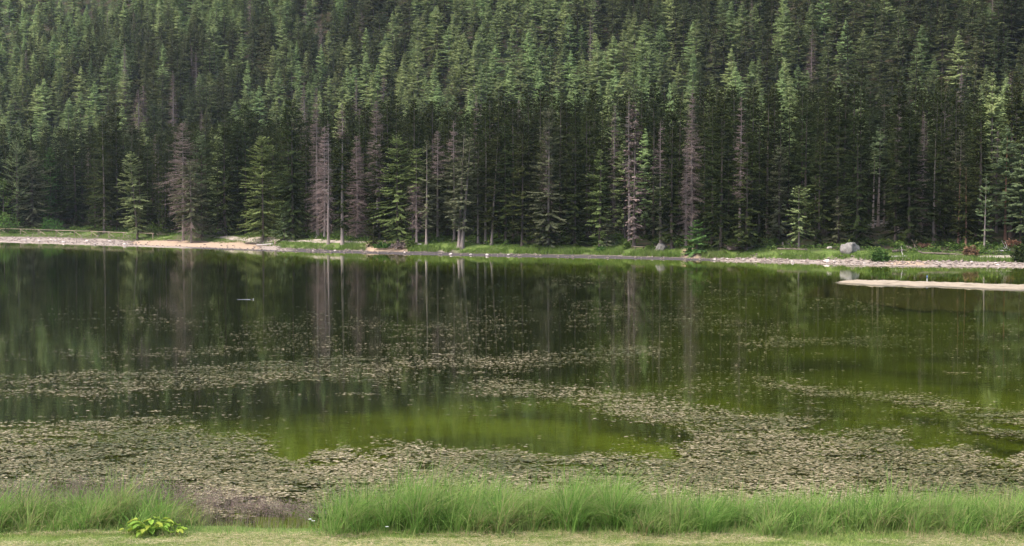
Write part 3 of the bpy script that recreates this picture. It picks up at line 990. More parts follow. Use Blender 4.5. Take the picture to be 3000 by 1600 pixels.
# a closer sowing for the dense belt behind the shore
Xb = rsF.uniform(-150, 110, 9000)
Yb = shore_y(Xb) + np.interp(Xb, SX, S2) + rsF.uniform(5, 70, 9000)
Xc = np.concatenate([Xb, Xc])
Yc = np.concatenate([Yb, Yc])
Sc = Yc - shore_y(Xc)
S2c = np.interp(Xc, SX, S2)
Zc = terrain(Xc, Yc)
larchN = nzA.fbm(Xc / 55.0 + 31, Yc / 70.0 + 12, 2)
for X, Y, s, s2, Z, ln in zip(Xc, Yc, Sc, S2c, Zc, larchN):
    if s < s2 + 5 or s > 422:
        continue
    on_hill = Y > max(360 - (0.30 if X < 0 else 0.75) * X, Y - s + 70) + 12
    depth = s - s2
    d = 4.0 if depth < 45 else (4.0 if Y < 560 else 6.0)
    pc = 1500 + F_PX * X / Y
    if any(abs(pc - fp) < 0.5 * fw + 10 and Y < fy for fy, fp, _, fw in TREE_VIEW[:len(FT)]):
        continue                       # the shore trees stand in front
    if 2535 < pc < 2612 and Y < 245:
        continue                       # gap in the wood above the bleached logs
    if not free(X, Y, d):
        continue
    pl = 0.02 if depth < 45 else (0.06 if not on_hill else float(np.clip(0.56 + 3.2 * (ln - 0.5) - 0.002 * X, 0.2, 0.88)))
    q = rsF.rand()
    kind = 'larch' if q < pl else ('dead' if q > 0.978 else ('cone' if on_hill else 'spruce'))
    CAND.append((X, Y, Z, kind, rsF.randint(1000), depth if depth < 30 else (100 if on_hill else 50)))
# how large each one shows: height over distance, tops in the frame only
IND = {'spruce': [], 'cone': [], 'larch': [], 'dead': []}
REST = []
CAND.sort(key=lambda c: c[1])
sky = np.full(330, 640.0)                             # skyline met so far, per 10 photo columns
named_trees = sorted(TREE_VIEW)
ni = 0


def cover(px_, py_, wp, grow=True):
    """photo area a crown with this tip adds above the trees in front of it"""
    c0, c1 = int((px_ - wp / 2) // 10), int((px_ + wp / 2) // 10)
    area = 0.0
    for c in range(max(0, c0), min(329, c1) + 1):
        prof_ = py_ + 2.2 * abs(c * 10 + 5 - px_)
        if prof_ < sky[c]:
            area += 10 * (sky[c] - max(prof_, 0))
            if grow:
                sky[c] = prof_
    return area


for (X, Y, Z, kind, vi, depth) in CAND:
    while ni < len(named_trees) and named_trees[ni][0] < Y:
        cover(*named_trees[ni][1:])
        ni += 1
    hh = (19.5 + 6.0 * rsF.rand()) if depth < 72 else (11.5 + 9.0 * rsF.rand()) * (1 - 0.0010 * max(0, Y - 400))
    if depth < 22:
        hh = 16 + 7 * rsF.rand()
    if kind == 'dead':
        hh *= 0.95
    ww = rsF.uniform(0.85, 1.2) * (1.0 if depth < 60 else 1.42)
    px_, py_ = project((X, Y, Z + hh))
    area = cover(px_, py_, 5.2 * ww * F_PX / Y) if (-40 < px_ < 3290 and py_ < 700) else 0
    (IND[kind] if area > 60 and px_ < 3040 else REST).append((area, X, Y, Z, kind, vi, hh, ww))
LIMIT = {'spruce': 150, 'cone': 140, 'larch': 285, 'dead': 60}


PLACES = [(220, 'above the start of the railing'), (440, 'above the railing end'), (640, 'above the broad dead spruce'), (800, 'above the sandy beach'), (980, 'above the mauve dead spruces'),
          (1130, 'above the little dark spruce'), (1290, 'above the shrubby mound'), (1420, 'above the twin pale trunks'), (1620, 'above the tall bleached spruce'), (1830, 'above the flat meadow edge'),
          (1990, 'above the rounded boulder'), (2120, 'above the pink path'), (2300, 'above the upturned roots'), (2460, 'above the blue-green young spruce'), (2600, 'above the big boulder'),
          (2760, 'above the very broad spruce'), (2880, 'above the rusty brush'), (9999, 'above the grey driftwood')]
ORD = 'first second third fourth fifth sixth seventh eighth ninth tenth eleventh twelfth thirteenth fourteenth fifteenth sixteenth seventeenth eighteenth nineteenth twentieth twenty-first twenty-second twenty-third twenty-fourth twenty-fifth twenty-sixth twenty-seventh twenty-eighth twenty-ninth thirtieth'.split()
stand = {}
for kind, lst in IND.items():
    lst.sort(reverse=True)
    keep, rest = lst[:LIMIT[kind]], lst[LIMIT[kind]:]
    REST += rest
    for (_, X, Y, Z, k_, vi, hh, ww) in keep:
        var = VAR[kind][vi % len(VAR[kind])]
        bh = 22.0 if kind == 'spruce' else 20.0
        sc_ = hh / bh
        px_, py_ = project((X, Y, Z + hh))
        nm, adj = {'spruce': ('spruce_tree', 'dark spruce'), 'cone': ('spruce_tree', 'dark spruce'), 'larch': ('larch_tree', 'light larch'), 'dead': ('dead_spruce', 'dead grey spruce')}[kind]
        band = 'in the dense rows' if Y - shore_y(X) < 75 else ('on the top slope' if py_ < 70 else ('on the middle slope' if py_ < 170 else 'on the lower slope'))
        place = next(t for lim, t in PLACES if px_ < lim)
        o = place_tree(nm, '', var, (X, Y, Z - 0.2), (sc_ * ww, sc_ * ww, sc_), (vi % 63) * 0.1)
        stand.setdefault((adj, band, place), []).append((px_, o))
for (adj, band, place), lst in stand.items():
    lst.sort(key=lambda t: t[0])
    for j, (_, o) in enumerate(lst):
        if len(lst) == 1:
            o['label'] = '%s %s %s' % (adj, band, place)
        else:
            o['label'] = '%s %s %s, %s from left' % (adj, band, place, ORD[min(j, 29)])
        o['group'] = '%s %s' % (adj.replace('spruce', 'spruces').replace('larch', 'larches'), band)


def merged_mesh(parts, name):
    V, F4, F3, R, MI = [], [], [], [], []
    mats = []
    off = 0
    for pn, me in parts.items():
        nv = len(me.vertices)
        co = np.empty(nv * 3, np.float32)
        me.vertices.foreach_get('co', co)
        li = np.empty(len(me.loops), np.int32)
        me.loops.foreach_get('vertex_index', li)
        lt = np.empty(len(me.polygons), np.int32)
        me.polygons.foreach_get('loop_total', lt)
        ls = np.empty(len(me.polygons), np.int32)
        me.polygons.foreach_get('loop_start', ls)
        rr = np.empty(nv, np.float32)
        me.attributes['rnd'].data.foreach_get('value', rr)
        V.append(co.reshape(-1, 3))
        R.append(rr)
        k = len(mats)
        mats.append(me.materials[0])
        q = ls[lt == 4]
        F4.append((li[q[:, None] + np.arange(4)] + off, k))
        t3 = ls[lt == 3]
        if len(t3):
            F3.append((li[t3[:, None] + np.arange(3)] + off, k))
        off += nv
    faces = [f for f, _ in F4] + [f for f, _ in F3]
    mi = np.concatenate([np.full(len(f), k) for f, k in F4 + F3])
    return mesh_from(name, np.vstack(V), faces, {'rnd': np.concatenate(R)}, False, mats, mi)


# the rest of the wooded hillside reads as one mass
hidden = bpy.data.collections.new('wood kinds')      # sources of the instances, never linked to the scene
kinds = []
for kd in ('spruce', 'cone', 'larch', 'dead'):
    for i, parts in enumerate(VAR[kd]):
        o = bpy.data.objects.new('wood_%02d' % len(kinds), merged_mesh(parts, 'wood'))
        hidden.objects.link(o)
        kinds.append(kd)
first = {'spruce': 0, 'cone': len(VAR['spruce']), 'larch': len(VAR['spruce']) + len(VAR['cone']), 'dead': len(VAR['spruce']) + len(VAR['cone']) + len(VAR['larch'])}
pts, idx, scl, rot = [], [], [], []
for (_, X, Y, Z, kind, vi, hh, ww) in REST:
    bh = 22.0 if kind == 'spruce' else 20.0
    pts.append((X, Y, Z - 0.2))
    idx.append(first[kind] + vi % len(VAR[kind]))
    scl.append((hh / bh * ww, hh / bh))
    rot.append((vi % 63) * 0.1)
me = bpy.data.meshes.new('forest')
me.from_pydata(pts, [], [])
for nm_, vals, tp in (('kind_index', idx, 'INT'), ('sxy', [s_[0] for s_ in scl], 'FLOAT'), ('sz', [s_[1] for s_ in scl], 'FLOAT'), ('rz', rot, 'FLOAT')):
    a = me.attributes.new(nm_, tp, 'POINT')
    a.data.foreach_set('value', np.asarray(vals, np.int32 if tp == 'INT' else np.float32))
forest = tag(link('forest', me), 'mixed spruce and larch forest covering the hillside behind the lake', 'forest', kind='stuff')
ng = bpy.data.node_groups.new('forest', 'GeometryNodeTree')
ng.interface.new_socket('Geometry', in_out='INPUT', socket_type='NodeSocketGeometry')
ng.interface.new_socket('Geometry', in_out='OUTPUT', socket_type='NodeSocketGeometry')
gi = ng.nodes.new('NodeGroupInput')
go = ng.nodes.new('NodeGroupOutput')
ci = ng.nodes.new('GeometryNodeCollectionInfo')
ci.inputs['Collection'].default_value = hidden
ci.inputs['Separate Children'].default_value = True
ci.inputs['Reset Children'].default_value = True
iop = ng.nodes.new('GeometryNodeInstanceOnPoints')
iop.inputs['Pick Instance'].default_value = True


def named(nm_, tp):
    n_ = ng.nodes.new('GeometryNodeInputNamedAttribute')
    n_.data_type = tp
    n_.inputs['Name'].default_value = nm_
    return n_.outputs['Attribute']


cs = ng.nodes.new('ShaderNodeCombineXYZ')
s_ = named('sxy', 'FLOAT')
GL = ng.links.new
GL(s_, cs.inputs[0])
GL(s_, cs.inputs[1])
GL(named('sz', 'FLOAT'), cs.inputs[2])
cr = ng.nodes.new('ShaderNodeCombineXYZ')
GL(named('rz', 'FLOAT'), cr.inputs[2])
e2r = ng.nodes.new('FunctionNodeEulerToRotation')
GL(cr.outputs[0], e2r.inputs[0])
GL(gi.outputs[0], iop.inputs['Points'])
GL(ci.outputs[0], iop.inputs['Instance'])
GL(named('kind_index', 'INT'), iop.inputs['Instance Index'])
GL(e2r.outputs[0], iop.inputs['Rotation'])
GL(cs.outputs[0], iop.inputs['Scale'])
GL(iop.outputs[0], go.inputs[0])
md = forest.modifiers.new('wood', 'NODES')
md.node_group = ng

print('TREES', {k: len(v) for k, v in IND.items()}, 'REST', len(REST))

# ------------------------------------------------------------------ far bank: path, railing, rocks, wood
def strip(name, pts_px, width, mat, lift=0.05, kind='structure'):
    P = np.array([ground_at(x, y)[:2] for x, y in pts_px])
    seg = np.concatenate([[0], np.cumsum(np.linalg.norm(np.diff(P, axis=0), axis=1))])
    t = np.arange(0, seg[-1], 0.7)
    C_ = np.stack([np.interp(t, seg, P[:, 0]), np.interp(t, seg, P[:, 1])], -1)
    tan = np.gradient(C_, axis=0)
    tan /= np.linalg.norm(tan, axis=1, keepdims=True)
    nrm = np.stack([-tan[:, 1], tan[:, 0]], -1)
    k = 5
    V = []
    for j in range(k):
        o = (j / (k - 1) - 0.5) * (width + 0.5 * (nzB.fbm(t / 2.0, 5.0 + (j > 2)) - 0.5))
        Q = C_ + nrm * (o[:, None] if np.ndim(o) else o)
        V.append(np.column_stack([Q, terrain(Q[:, 0], Q[:, 1]) + lift]))
    V = np.stack(V, 1).reshape(-1, 3)
    i = np.arange(len(t) - 1)[:, None] * k + np.arange(k - 1)[None, :]
    q = np.stack([i, i + k, i + k + 1, i + 1], -1).reshape(-1, 4)
    return tag(link(name, mesh_from(name, V, q, None, True), mat=mat), kind=kind)


M['path'] = rough_mat('gravel path', (0.28, 0.23, 0.18), (0.42, 0.35, 0.29), 1.5, 0.95)
strip('path', [(560, 686), (610, 690), (680, 698), (770, 706), (860, 707), (960, 708), (1060, 709), (1140, 708)], 1.7, M['path'])
strip('path', [(2870, 757), (2930, 754), (3010, 750)], 1.3, M['path'])


def wood_tube(name, a, b, r0, r1, mat, parent=None, n=7, bend=0.0, seed=0):
    rs = np.random.RandomState(seed)
    a = np.asarray(a, float)
    b = np.asarray(b, float)
    t = np.linspace(0, 1, 6)[:, None]
    pts = a + (b - a) * t
    pts[1:-1] += rs.uniform(-1, 1, (4, 3)) * bend
    g = Geo()
    g.tube(pts, np.linspace(r0, r1, 6), n, rs.rand())
    return link(name, g.mesh(name, [mat], True), parent)


def build_railing():
    pts_px = [(-70, 684), (0, 686), (60, 687), (112, 689), (165, 691), (218, 693), (268, 695), (318, 697), (362, 699), (405, 701), (448, 702)]
    P = [ground_at(x, y) for x, y in pts_px]
    root = thing('log_railing', 'long weathered log railing with slanted braces along the lakeside meadow', 'fence', P[1])
    inv = Vector(P[1])
    tops = []
    for i, p in enumerate(P):
        hgt = 1.15
        q = np.array(p) - np.array(inv)
        wood_tube('post', q - [0, 0, 0.4], q + [0, 0, hgt], 0.085, 0.075, M['fence_wood'], root, seed=i)
        tops.append(q + [0, 0, hgt + 0.05])
        if i < len(P) - 1:
            nxt = np.array(P[i + 1]) - np.array(inv)
            wood_tube('brace', q + [0, -0.1, hgt - 0.05], q + (nxt - q) * 0.42 + [0, -0.1, 0.12], 0.06, 0.055, M['fence_wood'], root, seed=50 + i)
    for i in range(len(tops) - 1):
        wood_tube('rail', tops[i] - [0.25, 0, 0], tops[i + 1] + [0.25, 0, 0.03], 0.075, 0.065, M['fence_wood'], root, bend=0.02, seed=90 + i)


build_railing()


def rock_mesh(seed, sub=3, rough=0.28, sq=(1, 1, 0.75)):
    import bmesh
    bm = bmesh.new()
    bmesh.ops.create_icosphere(bm, subdivisions=sub, radius=1.0)
    off = Vector((seed * 3.7, seed * 1.3, seed * 7.1))
    rp_ = random.Random(seed)
    cuts = []
    for _ in range(11):
        cuts.append((Vector((rp_.gauss(0, 1), rp_.gauss(0, 1), rp_.gauss(0, 0.8))).normalized(), rp_.uniform(0.62, 0.92)))
    for v in bm.verts:
        for nrm_, dd in cuts:
            e = v.co.dot(nrm_) - dd
            if e > 0:
                v.co -= nrm_ * e
        d = mnoise.noise(v.co * 0.9 + off) * rough * 0.6 + mnoise.noise(v.co * 2.6 + off) * rough * 0.45 + mnoise.noise(v.co * 7 + off) * rough * 0.22
        c = v.co * (1 + d)
        # blunt facets
        for kx in range(3):
            c[kx] = max(-0.95, min(0.95, c[kx]))
        v.co = Vector((c.x * sq[0], c.y * sq[1], c.z * sq[2]))
    me = bpy.data.meshes.new('rock')
    bm.to_mesh(me)
    bm.free()
    me.polygons.foreach_set('use_smooth', np.ones(len(me.polygons), dtype=bool))
    return me


def rock(px, py, wpx, hpx, label, seed, mat='rock', name='rock', group=None, sub=3):
    P = ground_at(px, py)
    sc_ = P[1] / F_PX
    w, h = wpx * sc_, hpx * sc_
    me = rock_mesh(seed, sub + (1 if name == 'boulder' else 0), 0.34 if name == 'boulder' else 0.28)
    o = link(name, me, None, (P[0], P[1] + 0.3 * w, P[2] + h * 0.12), M[mat])
    o.scale = (w / 2.0, w / 2.1, h / 1.15)
    o.rotation_euler = (0, 0, seed * 1.1)
    return tag(o, label, 'rock', group)


rock(2497, 741, 64, 42, 'big grey limestone boulder on the meadow beneath dark spruces', 21, name='boulder')
rock(1937, 737, 44, 32, 'rounded grey boulder behind the tall sedge near the pink path', 11, name='boulder')
rock(2432, 728, 18, 9, 'small white rock on the slope beside the big boulder', 5, 'rock_pale')
rock(2424, 768, 22, 12, 'pale boulder lying on the beach below the big boulder', 8, 'rock_pale')
rock(2445, 768, 12, 7, 'smaller stone leaning against the pale beach boulder', 9, 'rock_pale')
rock(648, 689, 46, 22, 'grey-mauve rock heap in the shade beside the bend of the path', 14, 'rock')
rock(618, 688, 26, 12, 'low rock beside the shaded rock heap', 15, 'rock')
rock(2030, 752, 22, 13, 'dark brown rock at the foot of the round bushy spruce', 17, 'log')
rock(2012, 750, 12, 8, 'small dark rock next to the dark brown rock on the pink path', 18, 'log')
rs_ = np.random.RandomState(44)
beach = []
for i in range(34):
    if i < 12:
        px = rs_.uniform(20, 380)
        y0, y1 = np.interp(px, SHORE[:, 0], SHORE[:, 2]), np.interp(px, SHORE[:, 0], SHORE[:, 1])
    elif i < 20:
        px = rs_.uniform(880, 1500)
        y0, y1 = np.interp(px, SHORE[:, 0], SHORE[:, 2]) + 2, np.interp(px, SHORE[:, 0], SHORE[:, 1])
    else:
        px = rs_.uniform(2080, 2980)
        y0, y1 = np.interp(px, SHORE[:, 0], SHORE[:, 2]), np.interp(px, SHORE[:, 0], SHORE[:, 1])
    py = rs_.uniform(y0 + 1, y1 - 2)
    wp = rs_.uniform(7, 13)
    zone = ['stone beach below the log railing', 'dark muddy shore below the grove', 'pale beach at the far end of the shore'][0 if i < 12 else (1 if i < 20 else 2)]
    beach.append((px, zone, rock(px, py, wp, wp * 0.5, 'pale stone lying on the ' + zone, 60 + i, 'rock_pale', group='stones on the ' + zone, sub=2)))


for zone in set(b_[1] for b_ in beach):
    for j, (_, _, o) in enumerate(sorted((b_ for b_ in beach if b_[1] == zone), key=lambda t: t[0])):
        o['label'] = '%s pale stone from left on the %s' % (ORD[j], zone)


def log_thing(name, a_px, b_px, r_px, label, mat='log', lift=0.0, seed=1, branches=0, cat='log'):
    A = ground_at(*a_px)
    B = ground_at(*b_px)
    r = r_px * A[1] / F_PX
    root = thing(name, label, cat, tuple((A + B) / 2))
    c = (A + B) / 2
    a = A - c + [0, 0, r + lift]
    b = B - c + [0, 0, r + lift]
    wood_tube('stem', a, b, r * 1.1, r * 0.7, M[mat], root, 8, r * 0.3, seed)
    rs = np.random.RandomState(seed)
    for k in range(branches):
        t = rs.uniform(0.15, 0.95)
        p = a + (b - a) * t
        d = np.array([rs.uniform(-1, 1), rs.uniform(-0.8, 0.3), rs.uniform(0.2, 1.0)])
        d /= np.linalg.norm(d)
        wood_tube('branch', p, p + d * rs.uniform(0.6, 1.8), r * 0.35, r * 0.08, M[mat], root, 5, 0.08, seed + k)
    return root


def bench(px, py, wpx, label, slat=True):
    P = ground_at(px, py)
    w = wpx * P[1] / F_PX
    root = thing('plank_bench', label, 'bench', tuple(P))
    g = Geo()
    g.box((0, -0.14, 0.47), (w, 0.22, 0.06))
    link('plank', g.mesh('plank', [M['fence_wood']]), root)
    g = Geo()
    g.box((0, 0.12, 0.47), (w, 0.22, 0.06))
    link('plank', g.mesh('plank', [M['fence_wood']]), root)
    for s_ in (-1, 1):
        wood_tube('leg', (s_ * w * 0.38, 0, -0.3), (s_ * w * 0.38, 0, 0.435), 0.12, 0.12, M['log'], root, 7)


bench(1873, 733, 33, 'pale plank bench on log legs beside the grey boulder')
bench(478, 693, 38, 'pale plank bench at the end of the log railing')
bench(606, 703, 40, 'plank bench on the lawn in front of the broad dead spruce')
bench(798, 704, 28, 'plank bench beside the path next to the free-standing olive spruce')
log_thing('fallen_log', (462, 686), (520, 684), 3.2, 'brown fallen log behind the bench at the railing end', 'log', seed=3, branches=2)
log_thing('driftwood_log', (720, 715), (765, 718), 2.8, 'brown driftwood log on the sand below the olive spruce', 'log', seed=4, branches=3)
log_thing('driftwood_log', (752, 720), (800, 717), 2.0, 'bleached driftwood log at the edge of the sandy beach', 'log_pale', seed=5)
log_thing('fallen_log', (490, 706), (530, 708), 2.0, 'thin dark log at the upper edge of the sand', 'log', seed=6)
log_thing('fallen_log', (560, 709), (610, 711), 1.8, 'dark log along the sand below the broad dead spruce', 'log', seed=7, branches=1)
log_thing('fallen_log', (1255, 699), (1310, 706), 2.6, 'reddish brown log among the roots behind the grove', 'log', seed=8, branches=4)
log_thing('fallen_log', (1365, 710), (1420, 705), 2.6, 'dark fallen trunk behind the twin pale trunks', 'log', seed=9, branches=4)
log_thing('fallen_log', (1180, 722), (1235, 718), 2.2, 'grey log lying at the foot of the drooping spruce', 'log_pale', seed=10, branches=1)
log_thing('fallen_log', (2278, 732), (2365, 734), 2.4, 'brown log at the foot of the light young spruce', 'log', seed=11, branches=4)
log_thing('fallen_log', (2615, 742), (2660, 738), 4.0, 'thick dark log at the foot of the very broad spruce', 'log', seed=12, branches=2)
log_thing('fallen_log', (2655, 728), (2700, 744), 4.0, 'dark leaning trunk with roots beneath the very broad spruce', 'log', seed=13, branches=3)
log_thing('fallen_log', (2700, 744), (2870, 752), 2.6, 'long dark log along the slope below the rusty brush', 'log', seed=14, branches=5)
log_thing('driftwood_log', (2895, 741), (2958, 736), 3.0, 'silver-grey driftwood trunk with raised roots by the slender pale tree', 'log_pale', seed=15, branches=6)
log_thing('driftwood_log', (2890, 744), (2935, 746), 2.0, 'dark driftwood branch in front of the silver-grey trunk', 'log', seed=16, branches=2)
log_thing('driftwood_log', (2612, 757), (2660, 755), 3.0, 'pale driftwood beside the shore shrub', 'log_pale', seed=18, branches=1)
for k, (a, b) in enumerate([((2540, 664), (2600, 654)), ((2550, 660), (2612, 658)), ((2560, 655), (2590, 652)), ((2588, 670), (2608, 669)), ((2448, 672), (2462, 670))]):
    lab = ['longest bleached log of the heap under the bare-stemmed trio', 'bleached log crossing the longest one under the bare-stemmed trio', 'short bleached log on top of the heap under the bare-stemmed trio',
           'short pale log just below the heap under the bare-stemmed trio', 'single pale log in the shade above the white rock'][k]
    log_thing('bleached_log', a, b, 2.4, lab, 'log_pale', 0.1 * k, 30 + k)


def stump(px, py, wpx, hpx, label, mat='fence_wood'):
    P = ground_at(px, py)
    s_ = P[1] / F_PX
    g = Geo()
    r = wpx * s_ / 2
    h = hpx * s_
    g.tube([(0, 0, -0.3), (0, 0, 0), (0.02, 0, h * 0.3), (0, 0.02, h)], [r * 1.5, r * 1.35, r, r * 0.95], 9)
    return tag(link('tree_stump', g.mesh('tree_stump', [M[mat]], True), None, tuple(P)), label, 'stump')


stump(806, 717, 7, 9, 'pale tree stump at the end of the sandy beach')
stump(1043, 696, 7, 8, 'pale sawn stump in the shade behind the lawn')
stump(2293, 719, 5, 9, 'thin broken stump beside the greyish spruce', 'bark_pale')
stump(1128, 712, 6, 8, 'small stump behind the little dark spruce', 'bark')


def leaf_cloud(rs, n, rx, ry, rz, size, zmin=0.0, up=0.4):
    """leaf quads spread through an uneven dome"""
    d = rs.normal(size=(n, 3))
    d /= np.linalg.norm(d, axis=1, keepdims=True)
    d[:, 2] = np.abs(d[:, 2])
    az_ = np.arctan2(d[:, 1], d[:, 0])
    rr = rs.uniform(0.45, 1.0, n) ** 0.6 * (1 + 0.22 * np.sin(3 * az_ + rs.rand() * 6) + 0.18 * np.sin(5 * d[:, 2] * 3 + 2 * az_ + rs.rand() * 6))
    P = d * rr[:, None] * np.array([rx, ry, rz])
    P[:, 2] = np.maximum(P[:, 2], zmin) + rs.uniform(0, 0.1, n) * rz
    a = rs.normal(size=(n, 3))
    a[:, 2] *= 0.5
    a /= np.linalg.norm(a, axis=1, keepdims=True)
    nr = rs.normal(size=(n, 3)) * 0.7 + np.array([0, 0, up]) + d * 0.5
    b = np.cross(nr, a)
    b /= np.linalg.norm(b, axis=1, keepdims=True)
    s_ = size * rs.uniform(0.6, 1.4, n)[:, None]
    V = np.stack([P - a * s_ * 0.5, P + b * s_ * 0.28, P + a * s_ * 0.5, P - b * s_ * 0.28], 1).reshape(-1, 3)
    return V, np.arange(4 * n).reshape(-1, 4), np.repeat(rs.rand(n), 4)


def shrub(px, py, wpx, hpx, label, mat='shrub', seed=1, n=1100, leaf=0.32, name='shrub', cat='shrub'):
    P = ground_at(px, py)
    s_ = P[1] / F_PX
    rs = np.random.RandomState(seed)
    root = thing(name, label, cat, tuple(P))
    g = Geo()
    V, q, r = leaf_cloud(rs, n, wpx * s_ / 2, wpx * s_ / 2 * 0.8, hpx * s_, leaf)
    g.add(V, q, None, r)
    link('foliage', g.mesh('foliage', [M[mat]]), root)
    g = Geo()
    for k in range(7):
        a_ = rs.rand() * 6.28
        e = np.array([math.cos(a_) * wpx * s_ * 0.3, math.sin(a_) * wpx * s_ * 0.25, hpx * s_ * rs.uniform(0.5, 0.85)])
        g.tube([(0, 0, -0.2), e * 0.5 + [0, 0, 0.05], e], [0.06, 0.04, 0.015], 5)
    link('stems', g.mesh('stems', [M['bark_dark']]), root)
    return root


shrub(2578, 766, 54, 30, 'dark green shrub hanging over the pale beach', 'shrub', 1)
shrub(2992, 768, 60, 46, 'dark green shrub at the photo edge above the pale beach', 'spruce', 2)
shrub(1905, 735, 34, 15, 'low bright green shrub in front of the grey boulder', 'shrub', 3, 700)
shrub(1130, 727, 60, 16, 'low green shrubs on the mound beside the little dark spruce', 'shrub', 4, 900)
shrub(1178, 729, 60, 17, 'brownish low shrub on the mound above the sand patch', 'dead_twig', 5, 700)
shrub(1205, 727, 34, 22, 'green shrub at the end of the mound above the sand patch', 'shrub', 6, 600)
shrub(2842, 750, 44, 24, 'rust-brown dead spruce brush at the foot of the red-footed spruces', 'rust', 7, 900, name='dead_brush', cat='brush')
shrub(2700, 726, 54, 12, 'rust-brown brush heap beside the very broad spruce', 'rust', 8, 500, name='dead_brush', cat='brush')
shrub(2968, 724, 44, 18, 'rust-brown brush beneath the large grey-green larch', 'rust', 9, 600, name='dead_brush', cat='brush')
shrub(2150, 733, 44, 18, 'upturned reddish roots of a fallen tree below the full olive spruce', 'dead_twig', 10, 500, name='upturned_roots', cat='roots')
shrub(1835, 728, 22, 22, 'small dark green shrub behind the plank bench by the boulder', 'shrub', 12, 400)
shrub(1762, 736, 30, 12, 'low shrub at the foot of the gap-trunked olive spruce', 'shrub', 13, 400)
shrub(2020, 745, 20, 16, 'small green shrub leaning on the round bushy spruce', 'shrub', 14, 350)
shrub(452, 690, 60, 32, 'dark green shrub under the trees beside the railing end', 'shrub', 15, 900)
shrub(20, 682, 90, 50, 'bright green bush behind the railing at the photo edge', 'shrub', 16, 1300)
shrub(150, 678, 70, 34, 'bright green bush behind the railing between two spruces', 'shrub', 17, 900)


# beach stones too small to pick apart
def build_pebbles():
    rs = np.random.RandomState(9)
    ico_v = np.array([[0, 0, 1], [.9, 0, .3], [.28, .85, .3], [-.72, .53, .3], [-.72, -.53, .3], [.28, -.85, .3], [0, 0, -.6]])
    ico_f = np.array([[0, 1, 2], [0, 2, 3], [0, 3, 4], [0, 4, 5], [0, 5, 1], [6, 2, 1], [6, 3, 2], [6, 4, 3], [6, 5, 4], [6, 1, 5]])
    g = Geo()
    n = 6500
    x = rs.uniform(-112, 66, n)
    s1 = np.interp(x, SX, S1)
    f = rs.rand(n) * 1.25
    y = shore_y(x) + f * s1
    col = 1500 + F_PX * x / y
    dn = np.where(col < 400, 1.0, np.where(col < 740, np.where(f < 0.3, 0.5, 0.06), np.where(col < 1080, 0.5, np.where(col < 1990, 0.10, np.where(col < 2090, 0.3, 0.75)))))
    dn = dn * (0.35 + 1.1 * nzA.fbm(x / 3.0, y / 1.5))
    k = rs.rand(n) < dn
    x, y = x[k], y[k]
    z = terrain(x, y)
    r = 0.05 + 0.22 * rs.rand(len(x)) ** 2
    ang = rs.rand(len(x)) * 6.28
    for i in range(len(x)):
        c, s_ = math.cos(ang[i]), math.sin(ang[i])
        v = ico_v * r[i] * rs.uniform(0.7, 1.3, (7, 1)) * np.array([1.3, 1, 0.7])
        v = np.column_stack([v[:, 0] * c - v[:, 1] * s_ + x[i], v[:, 0] * s_ + v[:, 1] * c + y[i], v[:, 2] + z[i] + 0.02])
        g.add(v, None, ico_f, rs.rand())
    tag(link('pebbles', g.mesh('pebbles', [M['pebble']])), 'pale pebbles strewn along the far beach', 'pebbles', kind='stuff')


build_pebbles()


def blades(rs, x, y, z, h, w, lean, curl, az_, segs=4, tip=0.05):
    """curved tapering grass blades as strips"""
    n = len(x)
    t = np.linspace(0, 1, segs + 1)[None, :, None]
    dr = np.stack([np.cos(az_), np.sin(az_), az_ * 0], -1)[:, None, :]
    H = h[:, None, None]
    ln, cu = lean[:, None, None], curl[:, None, None]
    up = np.array([0, 0, 1.0])[None, None, :]
    C_ = np.stack([x, y, z], -1)[:, None, :] + dr * H * (ln * t + cu * t * t) + up * H * (t - 0.42 * cu * t ** 2.5 - 0.12 * ln * t)
    fa = az_ + math.pi / 2 + rs.normal(0, 0.5, n)
    sd = np.stack([np.cos(fa), np.sin(fa), fa * 0], -1)[:, None, :]
    W = (w[:, None, None] * 0.5) * np.maximum(tip, (1 - t) ** 0.7 * (0.75 + 0.25 * np.minimum(1, 4 * t)))
    V = np.stack([C_ - sd * W, C_ + sd * W], 2).reshape(n, -1, 3)
    m = 2 * (segs + 1)
    base = (np.arange(n) * m)[:, None, None]
    j = np.arange(segs)[None, :, None] * 2
    q = base + j + np.array([0, 1, 3, 2])[None, None, :]
    return V.reshape(-1, 3), q.reshape(-1, 4), m


M['shore_grass'] = foliage_mat('lakeside grass', [(0.09, 0.145, 0.03), (0.14, 0.21, 0.05), (0.20, 0.235, 0.085)], vary=0, hue=0, trans=0.3)
M['shore_sedge'] = foliage_mat('lakeside sedge', [(0.07, 0.12, 0.05), (0.11, 0.165, 0.065), (0.16, 0.20, 0.09)], vary=0, hue=0, trans=0.3)
M['sedge'] = foliage_mat('tall sedge', [(0.09, 0.18, 0.036), (0.15, 0.27, 0.055), (0.21, 0.34, 0.08), (0.27, 0.32, 0.11), (0.36, 0.30, 0.15)], vary=0, hue=0, trans=0.45)
M['lawn'] = foliage_mat('mown grass', [(0.17, 0.23, 0.05), (0.26, 0.32, 0.09), (0.38, 0.38, 0.16)], vary=0, hue=0, trans=0.3)
M['hay'] = foliage_mat('cut hay', [(0.34, 0.26, 0.14), (0.48, 0.38, 0.22), (0.56, 0.46, 0.30)], vary=0, hue=0, trans=0.1)
M['panicle'] = foliage_mat('purple grass heads', [(0.20, 0.14, 0.115), (0.27, 0.20, 0.165), (0.32, 0.26, 0.20)], vary=0, hue=0, trans=0.3)
M['white'] = foliage_mat('white petals', [(0.75, 0.75, 0.70), (0.8, 0.8, 0.76)], vary=0, hue=0, trans=0.2)


